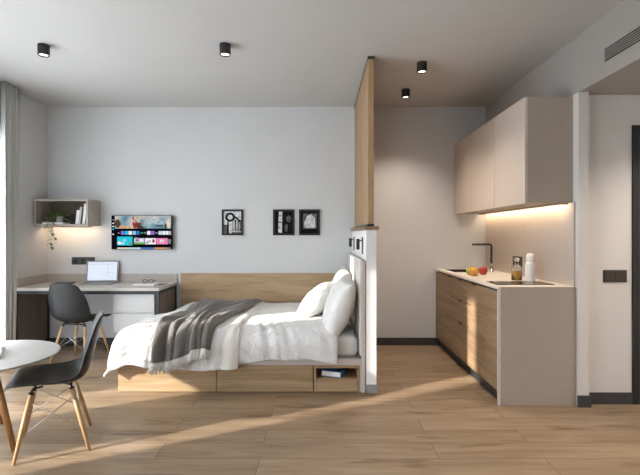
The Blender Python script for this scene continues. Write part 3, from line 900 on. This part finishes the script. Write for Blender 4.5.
rect(434, 530, 281, 333, 'pink', 1); blob(482, 306, 16, 14, 'white'); blob(482, 308, 7, 7, 'grass', 3)
rect(534, 556, 290, 328, 'grey', 1); rect(244, 275, 272, 276, 'grey', 1)
rect(102, 200, 360, 372, 'cream', 1); rect(200, 300, 360, 372, 'pale', 1); rect(300, 415, 360, 372, 'blue', 1); rect(415, 520, 360, 372, 'orange', 1); rect(520, 556, 360, 372, 'grey', 1)
sc_o = sc.build('screen', tvm, tv)
fc = bpy.data.curves.new('title', 'FONT'); fc.body = 'UNCK'; fc.size = 0.07; fc.align_x = 'CENTER'; fc.align_y = 'CENTER'
fo_ = bpy.data.objects.new('title', fc); COL.objects.link(fo_)
bpy.context.view_layer.update()
me = bpy.data.meshes.new_from_object(fo_.evaluated_get(bpy.context.evaluated_depsgraph_get()))
bpy.data.objects.remove(fo_)
me.transform(Matrix.Translation((spx(428), TY - 0.0013, spz(148))) @ Matrix.Rotation(PI / 2, 4, 'X'))
me.transform(world_of(tv).inverted())
me.materials.clear(); me.materials.append(tvm[names.index('pale')])
ti = bpy.data.objects.new('screen_title', me); COL.objects.link(ti); ti.parent = tv

# ------------------------------------------------------------------ framed pictures
light_p = plain('photo_light', (0.55, 0.55, 0.56), 0.7, spec=0.15, noise_amt=0.4, noise_scale=22)
mid_p = plain('photo_mid', (0.09, 0.09, 0.092), 0.7, spec=0.15, noise_amt=0.7, noise_scale=26)
def picture(label, px0, px1, art):
    x0 = (px0 - 320) * 5.275 / 450; x1 = (px1 - 320) * 5.275 / 450
    z1 = 1.294 + (235 - 209.5) * 5.275 / 450; z0 = 1.294 - 0.3 * 5.275 / 450
    t = thing('framed_picture', label, 'picture', ((x0 + x1) / 2, YB, z0), 0, 'framed photographs over the bed')
    f = 0.022
    y0, y1 = YB - 0.022, YB - 0.001
    MB().box(x0, x0 + f, y0, y1, z0, z1, 0.001).box(x1 - f, x1, y0, y1, z0, z1, 0.001).box(x0 + f, x1 - f, y0, y1, z0, z0 + f, 0.001).box(x0 + f, x1 - f, y0, y1, z1 - f, z1, 0.001).build('frame', M['frame_dark'], t)
    p = MB()
    def P(u, v, l=0): return (x0 + f + u * (x1 - x0 - 2 * f), YB - 0.008 - l * 0.0004, z0 + f + v * (z1 - z0 - 2 * f))
    def q(u0, u1, v0, v1, mi, l=1): p.poly([P(u0, v0, l), P(u1, v0, l), P(u1, v1, l), P(u0, v1, l)], mi)
    def pg(pts, mi, l=2): p.poly([P(u, v, l) for u, v in pts], mi)
    art(q, pg)
    p.build('print', [M['mat_black'], light_p, mid_p], t)
def ring(pg, cu, cv, r0, r1, mi, l):
    n = 22
    for k in range(n):
        a, b = 2 * PI * k / n, 2 * PI * (k + 1) / n
        pg([(cu + r0 * math.cos(a), cv + r0 * .75 * math.sin(a)), (cu + r1 * math.cos(a), cv + r1 * .75 * math.sin(a)), (cu + r1 * math.cos(b), cv + r1 * .75 * math.sin(b)), (cu + r0 * math.cos(b), cv + r0 * .75 * math.sin(b))], mi, l)
def art1(q, pg):
    q(0, 1, 0, 1, 1, 0); q(0.5, 1, 0.1, 0.62, 2, 1); q(0, 0.22, 0.0, 0.4, 2, 1); q(0.55, 0.62, 0.1, 0.6, 1, 2); q(0.72, 0.78, 0.12, 0.6, 1, 2); q(0.86, 0.9, 0.1, 0.5, 1, 2)
    ring(pg, 0.36, 0.74, 0.15, 0.28, 0, 3)
    pg([(0.18, 0.0), (0.30, 0.0), (0.28, 0.55), (0.2, 0.55)], 0, 3)
    pg([(0.55, 0.82), (0.8, 0.72), (0.95, 0.55), (0.9, 0.52), (0.76, 0.64), (0.55, 0.72)], 0, 3)
    q(0.45, 1.0, 0.0, 0.06, 2, 3)
def art2(q, pg):
    q(0, 1, 0, 1, 0, 0)
    pg([(0.18, 0.05), (0.40, 0.02), (0.42, 0.98), (0.22, 0.98)], 1, 1)
    pg([(0.2, 0.5), (0.41, 0.46), (0.41, 0.5), (0.2, 0.55)], 0, 2); pg([(0.22, 0.8), (0.41, 0.78), (0.41, 0.81), (0.22, 0.83)], 2, 2); pg([(0.19, 0.25), (0.4, 0.22), (0.4, 0.25), (0.19, 0.28)], 2, 2)
    pg([(0.62, 0.55), (0.85, 0.5), (0.95, 0.7), (0.8, 0.82), (0.64, 0.74)], 2, 1); pg([(0.55, 0.1), (0.7, 0.08), (0.74, 0.4), (0.58, 0.42)], 2, 1)
def art3(q, pg):
    q(0, 1, 0, 1, 0, 0); q(0.12, 0.92, 0.18, 0.9, 2, 1)
    pg([(0.2, 0.25), (0.85, 0.25), (0.82, 0.7), (0.6, 0.88), (0.35, 0.78), (0.2, 0.5)], 1, 2)
    rr = random.Random(3)
    for k in range(9):
        u = 0.08 + k * 0.105; h = rr.uniform(0.3, 0.55)
        pg([(u, 0.05), (u + 0.07, 0.05), (u + 0.045, h * 0.6), (u + 0.038, h), (u + 0.03, h * 0.6)], 0, 3)
    q(0, 1, 0, 0.2, 0, 3)
picture('black and white photo of a dark ring on a post, hung apart at left', 221.8, 243.1, art1)
picture('black photo with one bright vertical strip, middle of the three', 273.0, 294.4, art2)
picture('dark photo of trees against a pale glow, rightmost of the three', 298.9, 320.0, art3)

# ------------------------------------------------------------------ kitchen
KX0, KY0, KY1 = 1.357, 3.414, YB - 0.014
kb = thing('kitchen_base_unit', 'oak fronted kitchen counter run with taupe end panel', 'kitchen counter', (1.65, 4.35, 0))
MB().box(KX0 + 0.0, 1.944, KY0, KY0 + 0.02, 0, 0.8985, 0.001).build('end_panel', M['taupe'], kb)
# light worktop with cut-out for the sink
WX0, WX1 = KX0 - 0.004, 1.944
KX, SXa, SXb, SYa, SYb = WX1, 1.43, 1.78, 4.78, 5.20
wt = MB()
zt0, zt1 = 0.88, 0.90
wt.box(WX0, SXa, KY0 + 0.02, KY1, zt0, zt1).box(SXb, WX1, KY0 + 0.02, KY1, zt0, zt1).box(SXa, SXb, KY0 + 0.02, SYa, zt0, zt1).box(SXa, SXb, SYb, KY1, zt0, zt1)
wt.box(WX0, WX1, KY0 - 0.0005, KY0 + 0.02, 0.8986, zt1)
wt.box(WX0, KX0 + 0.012, KY0 - 0.0008, KY0 - 0.0001, 0, 0.8986).box(WX0, KX0 - 0.0001, KY0 - 0.0008, KY0 + 0.02, 0, 0.8986)
wt.build('worktop', M['beige_top'], kb)
sk = MB()
sk.box(SXa, SXa + 0.006, SYa, SYb, 0.72, 0.897).box(SXb - 0.006, SXb, SYa, SYb, 0.72, 0.897).box(SXa + 0.006, SXb - 0.006, SYa, SYa + 0.006, 0.72, 0.897).box(SXa + 0.006, SXb - 0.006, SYb - 0.006, SYb, 0.72, 0.897).box(SXa, SXb, SYa, SYb, 0.712, 0.72)
sk.build('sink_bowl', M['sink'], kb)
MB().box(KX0 + 0.03, 1.944, KY0 + 0.02, KY1, 0.10, 0.70).build('carcass', M['black_metal'], kb)
MB().box(KX0 + 0.028, KX0 + 0.05, KY0 + 0.02, KY1, 0.70, 0.8795).build('grip_channel', M['black_metal'], kb)
MB().box(KX0 + 0.04, KX0 + 0.06, KY0 + 0.02, KY1, 0, 0.0998).build('plinth', M['black_metal'], kb)
def front(y0, y1, z0, z1, name, ny):
    f = MB().box(KX0, KX0 + 0.02, y0 + 0.0015, y1 - 0.0015, z0, z1, 0.001).build(name, M['oak_y'], kb)
    MB().box(KX0 - 0.008, KX0 + 0.012, ny - 0.035, ny + 0.035, z1 + 0.0002, z1 + 0.003).box(KX0 - 0.008, KX0 - 0.004, ny - 0.035, ny + 0.035, z1 - 0.012, z1 + 0.0002).build('pull', M['black_metal'], f)
DT = 0.862
front(KY0 + 0.02, 4.045, 0.1, DT, 'door', 3.965)
front(4.045, 4.655, 0.1, 0.446, 'drawer', 4.36)
front(4.045, 4.655, 0.452, 0.66, 'drawer', 4.36)
front(4.045, 4.655, 0.666, DT, 'drawer', 4.36)
front(4.655, KY1, 0.1, DT, 'door', 4.715)
hob = thing('induction_hob', 'black glass hob set in the near end of the worktop', 'hob', (1.63, 3.67, 0.9))
MB().box(1.40, 1.855, 3.55, 3.795, 0.9003, 0.905, 0.0015).build('glass_top', M['black_glass'], hob)
rg = MB()
for cx in (1.51, 1.745):
    rg.tube([(cx + 0.085 * math.cos(a), 3.672 + 0.085 * math.sin(a), 0.9052) for a in [k * 2 * PI / 32 for k in range(33)]], 0.0008, 4, caps=False)
rg.build('cooking_zones', M['taupe'], hob)
tp = thing('kitchen_tap', 'black L-shaped tap with metal base at the sink', 'tap', (1.84, 4.83, 0.9003))
MB().lathe([(0, 0), (0.026, 0), (0.026, 0.006), (0.02, 0.01), (0.02, 0.085), (0.016, 0.09), (0, 0.09)]).build('tap_base', M['chrome'], tp, world=False)
MB().tube([(0, 0, 0.088), (0, 0, 0.275), (-0.008, 0, 0.287), (-0.025, 0, 0.293), (-0.20, 0, 0.293), (-0.205, 0, 0.280)], [0.012] * 4 + [0.011, 0.010]).build('spout', M['black_metal'], tp, world=False)
MB().tube([(0, -0.018, 0.06), (0.0, -0.045, 0.065), (-0.004, -0.075, 0.085)], [0.007, 0.006, 0.005]).build('lever', M['chrome'], tp, world=False)
# backsplash
bs = MB().box(1.934, 1.9465, 3.43, YB - 0.03, 0.9005, 1.543).build('backsplash', M['taupe_light'])
tag(bs, 'taupe backsplash panel between counter and wall cupboards', 'backsplash')
# upper cupboards
ux0, uy0, uy1, uz0, uz1 = 1.576, 3.46, YB - 0.003, 1.545, 2.357
uc = thing('wall_cupboard', 'pale taupe three-door cupboard hung above the kitchen counter', 'cupboard', (1.76, 4.37, uz0))
MB().box(ux0 + 0.02, 1.9465, uy0, uy1, uz0 + 0.018, uz1, 0.001).box(ux0 + 0.02, 1.9465, uy0, uy1, uz0, uz0 + 0.0178).build('carcass', M['taupe'], uc)
w3 = (uy1 - uy0) / 3
for i in range(3):
    MB().box(ux0, ux0 + 0.0195, uy0 + i * w3 + (0.003 if i else 0), uy0 + (i + 1) * w3 - 0.003, uz0 - 0.008, uz1, 0.001).build('door', M['taupe_light'], uc)
MB().box(1.86, 1.868, uy0 + 0.02, uy1 - 0.02, uz0 - 0.016, uz0 - 0.0003).box(1.868, 1.92, uy0 + 0.02, uy0 + 0.028, uz0 - 0.016, uz0 - 0.0003).build('led_channel', M['taupe'], uc)
MB().box(1.8685, 1.885, uy0 + 0.04, uy1 - 0.04, uz0 - 0.010, uz0 - 0.0004).build('led_strip', M['led_kitchen'], uc)
# on the counter
def apple(label, loc, r, mat, tilt):
    t = thing('apple', label, 'apple', loc, tilt, 'apples on the kitchen counter')
    pr = [(0, 0.10), (0.22, 0.03), (0.5, 0.02), (0.8, 0.3), (0.99, 0.8), (1.0, 1.1), (0.88, 1.5), (0.6, 1.78), (0.3, 1.8), (0.1, 1.66), (0, 1.58)]
    o = MB().lathe([(a * r, (b - 0.02) * r) for a, b in pr]).build('flesh', mat, t, world=False)
    ss = o.modifiers.new('Subsurf', 'SUBSURF'); ss.levels = 1; ss.render_levels = 1
    MB().tube([(0, 0, 1.5 * r), (0.05 * r, 0, 1.8 * r), (0.18 * r, 0, 2.05 * r)], [0.06 * r, 0.05 * r, 0.07 * r], 6).build('stem', M['stem'], t, world=False)
apple('green yellow apple behind the orange one on the counter', (1.495, 4.47, 0.9003), 0.043, M['apple_green'], 0.5)
apple('orange blush apple at the front of the three on the counter', (1.484, 4.335, 0.9003), 0.046, M['apple_orange'], 1.5)
apple('deep red apple right of the other two on the counter', (1.620, 4.47, 0.9003), 0.045, M['apple_red'], 2.5)
bt = thing('oil_bottle', 'clear glass bottle half full of amber oil on the counter', 'bottle', (1.722, 3.94, 0.9003))
MB().lathe([(0, 0), (0.041, 0), (0.044, 0.004), (0.044, 0.10), (0.040, 0.118), (0.018, 0.132), (0.016, 0.155), (0.02, 0.157), (0.02, 0.162), (0.014, 0.162), (0.0145, 0.134), (0.037, 0.117), (0.041, 0.099), (0.041, 0.006), (0, 0.005)], seg=32).build('glass_body', M['glass'], bt, world=False)
MB().lathe([(0, 0.0062), (0.0395, 0.0062), (0.0395, 0.078), (0, 0.078)], seg=32).build('oil', M['oil'], bt, world=False)
MB().lathe([(0, 0.15), (0.0135, 0.15), (0.0135, 0.1625), (0.021, 0.163), (0.022, 0.18), (0.018, 0.193), (0, 0.196)], seg=24).build('stopper', M['glass'], bt, world=False)
wb = thing('white_bottle', 'white ceramic bottle with domed cap beside the oil bottle', 'bottle', (1.803, 3.86, 0.9003))
MB().lathe([(0, 0), (0.037, 0), (0.041, 0.004), (0.041, 0.135), (0.037, 0.152), (0.029, 0.162), (0, 0.162)], seg=32).build('body', M['ceramic'], wb, world=False)
MB().lathe([(0, 0.1622), (0.028, 0.1622), (0.031, 0.168), (0.031, 0.215), (0.027, 0.228), (0.015, 0.234), (0, 0.235)], seg=32).build('cap', M['ceramic'], wb, world=False)

# ------------------------------------------------------------------ ceiling spots, vent
spots = [(-2.19, 3.567, 'black ceiling spot nearest the window curtain'), (-0.75, 3.557, 'black ceiling spot above the bed'),
         (0.89, 3.93, 'black ceiling spot right of the wood screen, nearer the camera'), (0.887, 4.66, 'black ceiling spot right of the wood screen, nearer the back wall')]
src = None
for x, y, lab in spots:
    if src is None:
        t = thing('ceiling_spotlight', lab, 'ceiling light', (x, y, H), 0, 'black ceiling spots')
        MB().lathe([(0, -0.0005), (0.0435, -0.0005), (0.0435, -0.082), (0.040, -0.085), (0.036, -0.085), (0.034, -0.075), (0.034, -0.065), (0, -0.065)], seg=36, smooth=False).build('housing', M['black_metal'], t, world=False)
        MB().lathe([(0, -0.0735), (0.0335, -0.0735), (0.0335, -0.0655), (0, -0.0655)], seg=36).build('lens', M['lamp_glow'], t, world=False)
        src = t
    else:
        t = copy_tree(src); t.location = (x, y, H); t['label'] = lab
t = thing('air_vent', 'dark slotted air vent high on the bulkhead side', 'vent', (XR, 2.65, 2.52))
vz0, vz1, vy0, vy1 = 2.476, 2.568, 2.2, 3.074
MB().box(XR - 0.0015, XR - 0.0003, vy0, vy1, vz0, vz1).build('slot_backing', M['socket_hole'], t)
vv = MB()
for i in range(6):
    z = vz0 + 0.011 + i * 0.0153
    vv.box(XR - 0.008, XR - 0.0016, vy0, vy1, z - 0.0028, z + 0.0028, 0.0008)
vv.build('slats', M['bulkhead'], t)

# ------------------------------------------------------------------ chairs
def lerp_tab(tab, t):
    for (a, *va), (b, *vb) in zip(tab, tab[1:]):
        if t <= b:
            f = (t - a) / (b - a); f = f * f * (3 - 2 * f) if False else f
            return [p + (q - p) * f for p, q in zip(va, vb)]
    return list(tab[-1][1:])

def make_chair(label, loc, rz):
    t = thing('shell_chair', label, 'chair', loc, rz, 'charcoal shell chairs')
    # profile: t, x forward, z, half width, side lift, side forward
    tab = [(0.00, 0.245, 0.398, 0.135, 0.000, 0.0), (0.05, 0.238, 0.416, 0.180, 0.002, 0.0), (0.12, 0.205, 0.430, 0.212, 0.005, 0.0), (0.22, 0.14, 0.428, 0.228, 0.014, 0.0), (0.34, 0.04, 0.410, 0.234, 0.030, 0.0),
           (0.44, -0.05, 0.396, 0.234, 0.046, 0.006), (0.52, -0.120, 0.401, 0.232, 0.054, 0.018), (0.59, -0.170, 0.432, 0.229, 0.046, 0.036), (0.66, -0.198, 0.500, 0.226, 0.026, 0.048),
           (0.75, -0.218, 0.59, 0.222, 0.010, 0.050), (0.85, -0.238, 0.69, 0.204, 0.0, 0.042), (0.93, -0.254, 0.765, 0.170, -0.004, 0.034), (0.975, -0.263, 0.805, 0.148, -0.006, 0.026), (1.0, -0.268, 0.822, 0.10, -0.006, 0.018)]
    tab = [(a, b, c if c < 0.43 else 0.43 + (c - 0.43) * 0.92, d, e, f) for a, b, c, d, e, f in tab]
    ts = [r[0] for r in tab]
    def samp(u):
        k = max(i for i in range(len(ts) - 1) if ts[i] <= u + 1e-9)
        f = (u - ts[k]) / (ts[k + 1] - ts[k])
        p0, p1, p2, p3 = tab[max(k - 1, 0)], tab[k], tab[k + 1], tab[min(k + 2, len(tab) - 1)]
        r = []
        for c in range(1, 6):
            m1 = (p2[c] - p0[c]) / (p2[0] - p0[0]) * (p2[0] - p1[0]); m2 = (p3[c] - p1[c]) / (p3[0] - p1[0]) * (p2[0] - p1[0])
            h = f * f
            r.append((2 * f * h - 3 * h + 1) * p1[c] + (f * h - 2 * h + f) * m1 + (-2 * f * h + 3 * h) * p2[c] + (f * h - h) * m2)
        return r
    def fn(u, v):
        x, z, hw, lift, fwd = samp(u)
        a = 2 * v - 1
        s_ = abs(a) ** 2.6
        return (x + fwd * s_, a * hw, z + lift * s_)
    g = MB().grid(fn, 44, 26)
    o = g.build('shell', M['chair_shell'], t, world=False)
    sd = o.modifiers.new('Solidify', 'SOLIDIFY'); sd.thickness = 0.0075; sd.offset = 0
    ss = o.modifiers.new('Subsurf', 'SUBSURF'); ss.levels = 1; ss.render_levels = 1
    # undercarriage
    tops = {(1, 1): (0.115, 0.135), (1, -1): (0.115, -0.135), (-1, 1): (-0.095, 0.125), (-1, -1): (-0.095, -0.125)}
    foot = {(1, 1): (0.19, 0.21), (1, -1): (0.19, -0.21), (-1, 1): (-0.19, 0.20), (-1, -1): (-0.19, -0.20)}
    pt = {}
    for k in tops:
        a = Vector((*tops[k], 0.362)); c = Vector((*foot[k], 0.0))
        pt[k] = (a, c)
        dd = (c - a).normalized()
        MB().tube([a + dd * 0.0, a.lerp(c, 0.5), c + Vector((0, 0, 0.001))], [0.0125, 0.0135, 0.009], 14).build('leg', M['oak_leg'], t, world=False)
    br = MB()
    for k in tops:
        a, c = pt[k]
        dd = (c - a).normalized()
        br.tube([a - dd * 0.026, a + dd * 0.035], 0.0055, 8)
        br.tube([a - dd * 0.028, (a.x * 0.55, a.y * 0.6, 0.386)], 0.0055, 8)
        br.tube([a + dd * 0.0, a - dd * 0.012], 0.015, 12)
    br.tube([(0.10, -0.13, 0.383), (0.10, 0.13, 0.383)], 0.006, 8).tube([(-0.09, -0.12, 0.380), (-0.09, 0.12, 0.380)], 0.006, 8)
    br.tube([(0.10, 0, 0.383), (-0.09, 0, 0.380)], 0.006, 8)
    br.build('seat_bracket', M['black_metal'], t, world=False)
    wr = MB()
    ks = [(1, 1), (-1, 1), (-1, -1), (1, -1)]
    for i in range(4):
        (a0, c0), (a1, c1) = pt[ks[i]], pt[ks[(i + 1) % 4]]
        for s0, s1 in ((0.12, 0.62), (0.62, 0.12)):
            wr.tube([a0.lerp(c0, s0), a1.lerp(c1, s1)], 0.0026, 6)
    wr.build('wire_brace', M['wire'], t, world=False)
    return t

make_chair('charcoal shell chair with oak legs in the foreground at the round table', (-1.645, 2.80, 0), math.atan2(-0.445, -0.90))
ch = make_chair('charcoal shell chair pushed up to the desk, back to the camera', (-2.455, 4.61, 0), math.radians(80))
ch.scale = (1, 1, 1.045)

# ------------------------------------------------------------------ round table
tbx, tby, tbh = -2.11, 2.80, 0.542
tb = thing('round_table', 'low round white table on splayed amber wood legs at left edge', 'table', (tbx, tby, 0), 0)
MB().lathe([(0, tbh - 0.022), (0.40, tbh - 0.022), (0.425, tbh - 0.010), (0.43, tbh - 0.004), (0.427, tbh), (0, tbh)], seg=96).build('table_top', M['table_white'], tb, world=False)
for ang in (-0.36, 1.80, 3.86):
    dx, dy = math.cos(ang), math.sin(ang)
    a = Vector((dx * 0.10, dy * 0.10, tbh - 0.0225)); c = Vector((dx * 0.30, dy * 0.30, 0.0))
    m_ = MB().tube([a, a.lerp(c, .5), c], [0.022, 0.02, 0.016], 16)
    m_.build('leg', M['oak_dark'], tb, world=False)
MB().lathe([(0, tbh - 0.036), (0.16, tbh - 0.036), (0.16, tbh - 0.0222), (0, tbh - 0.0222)], seg=40).build('top_support', M['oak_dark'], tb, world=False)
for i, (w_, c_, lab) in enumerate(((0.2, M['paper_grey'], 'grey magazine at the bottom of the stack on the round table'), (0.19, M['paper'], 'white magazine on top of the stack on the round table'))):
    mg = thing('magazine', lab, 'magazine', (-2.09, 2.79, tbh + 0.0005 + i * 0.019), 0.5 + 0.12 * i, 'magazines on the round table')
    book_parts(mg, w_, 0.27, 0.018, c_)

# ------------------------------------------------------------------ curtains
def curtain(name, label, y0, y1, x, amp, folds, mat, z0=0.012, z1=2.79, thick=0.002, group=None, taper=0.0):
    rr = random.Random(int(y0 * 100))
    ph = rr.uniform(0, 6)
    def fn(u, v):
        y = y0 + u * (y1 - y0) * (1 - taper * (1 - v) ** 1.5)
        a = u * folds * 2 * PI + ph
        k = 0.75 + 0.25 * (1 - v)
        return (x + amp * k * math.sin(a) + 0.3 * amp * math.sin(a * 0.43 + 1 + (1 - v) * 0.6), y + 0.012 * math.sin(a * 2 + v * 2) * k, z0 + v * (z1 - z0))
    o = MB().grid(fn, int(folds * 14), 10).build(name, mat)
    if thick:
        sd = o.modifiers.new('Solidify', 'SOLIDIFY'); sd.thickness = thick
    return tag(o, label, 'curtain', group)
curtain('curtain', 'grey floor-length curtain gathered at the left edge by the window', 4.385, 4.605, -3.09, 0.026, 5, M['drape'], taper=0.42)
GA0, GA1, GB0, GB1 = 1.68, 1.885, 2.62, 3.07
curtain('sheer_curtain', 'white sheer curtain beside the grey curtain', GB1, 4.51, -3.155, 0.012, 13, M['sheer'], thick=0)
curtain('sheer_curtain', 'white sheer curtain over the middle of the window', GA1, GB0, -3.15, 0.02, 8, M['sheer'], thick=0)
curtain('sheer_curtain', 'white sheer curtain over the near part of the window', -0.8, GA0, -3.15, 0.02, 22, M['sheer'], thick=0)

def fn_front(u, v):
    x = FX0 - 0.06 + u * (FX1 - FX0 + 0.12)
    return (x, YF + 0.05 + 0.018 * math.sin(u * 2 * PI * 12), 0.4 + v * 2.05)
tag(MB().grid(fn_front, 150, 8).build('sheer_curtain', M['sheer']), 'white sheer curtain over the added fill window behind the viewer', 'curtain')

# ------------------------------------------------------------------ light
wl = bpy.data.worlds.new('World'); scene.world = wl; wl.use_nodes = True
bg = wl.node_tree.nodes['Background']
bg.inputs['Color'].default_value = (0.85, 0.925, 1.0, 1); bg.inputs['Strength'].default_value = 8.0

def lamp(name, kind, loc, energy, col, **kw):
    l = bpy.data.lights.new(name, kind); l.energy = energy; l.color = col
    for k, v in kw.items():
        setattr(l, k, v)
    o = bpy.data.objects.new(name, l); COL.objects.link(o); o.location = loc
    return o
sun_dir = Vector((0.893, 0.449, -0.30)).normalized()
so = lamp('sun', 'SUN', (-6, 0, 4), 13.0, (1.0, 0.93, 0.83), angle=math.radians(1.2))
so.rotation_euler = sun_dir.to_track_quat('-Z', 'Y').to_euler()
for x, y, _l in spots:
    lo = lamp('spot_beam', 'SPOT', (x, y, H - 0.09), 62 if x > 0 else 10, (1.0, 0.86, 0.72), spot_size=math.radians(110), spot_blend=0.8, shadow_soft_size=0.03)
for x, y in ((2.7, 1.4), (2.7, 2.7)):
    lamp('hall_beam', 'SPOT', (x, y, HS - 0.02), 85, (1.0, 0.86, 0.72), spot_size=math.radians(130), spot_blend=0.8, shadow_soft_size=0.04)
po = lamp('daylight_portal', 'AREA', (XL - 0.16, (WY0 + WY1) / 2, (WZ0 + WZ1) / 2), 1, (1, 1, 1), shape='RECTANGLE', size=WZ1 - WZ0, size_y=WY1 - WY0)
po.rotation_euler = (0, -PI / 2, 0)
po.data.cycles.is_portal = True
p2 = lamp('daylight_portal', 'AREA', ((FX0 + FX1) / 2, YF - 0.16, (FZ0 + FZ1) / 2), 1, (1, 1, 1), shape='RECTANGLE', size=FX1 - FX0, size_y=FZ1 - FZ0)  # sampling portal for the added fill window
p2.rotation_euler = (PI / 2, 0, 0)
p2.data.cycles.is_portal = True

# ------------------------------------------------------------------ camera and view
cd = bpy.data.cameras.new('camera'); cam = bpy.data.objects.new('camera', cd); COL.objects.link(cam)
cam.location = (0, 0, 1.294); cam.rotation_euler = (PI / 2, 0, 0)
cd.sensor_width = 36; cd.lens = 36 * 450 / 640; cd.shift_y = -2.5 / 640; cd.clip_start = 0.05
scene.camera = cam
scene.view_settings.view_transform = 'Standard'; scene.view_settings.look = 'None'
scene.view_settings.gamma = 1; scene.view_settings.use_curve_mapping = False
scene.view_settings.exposure = 0.04
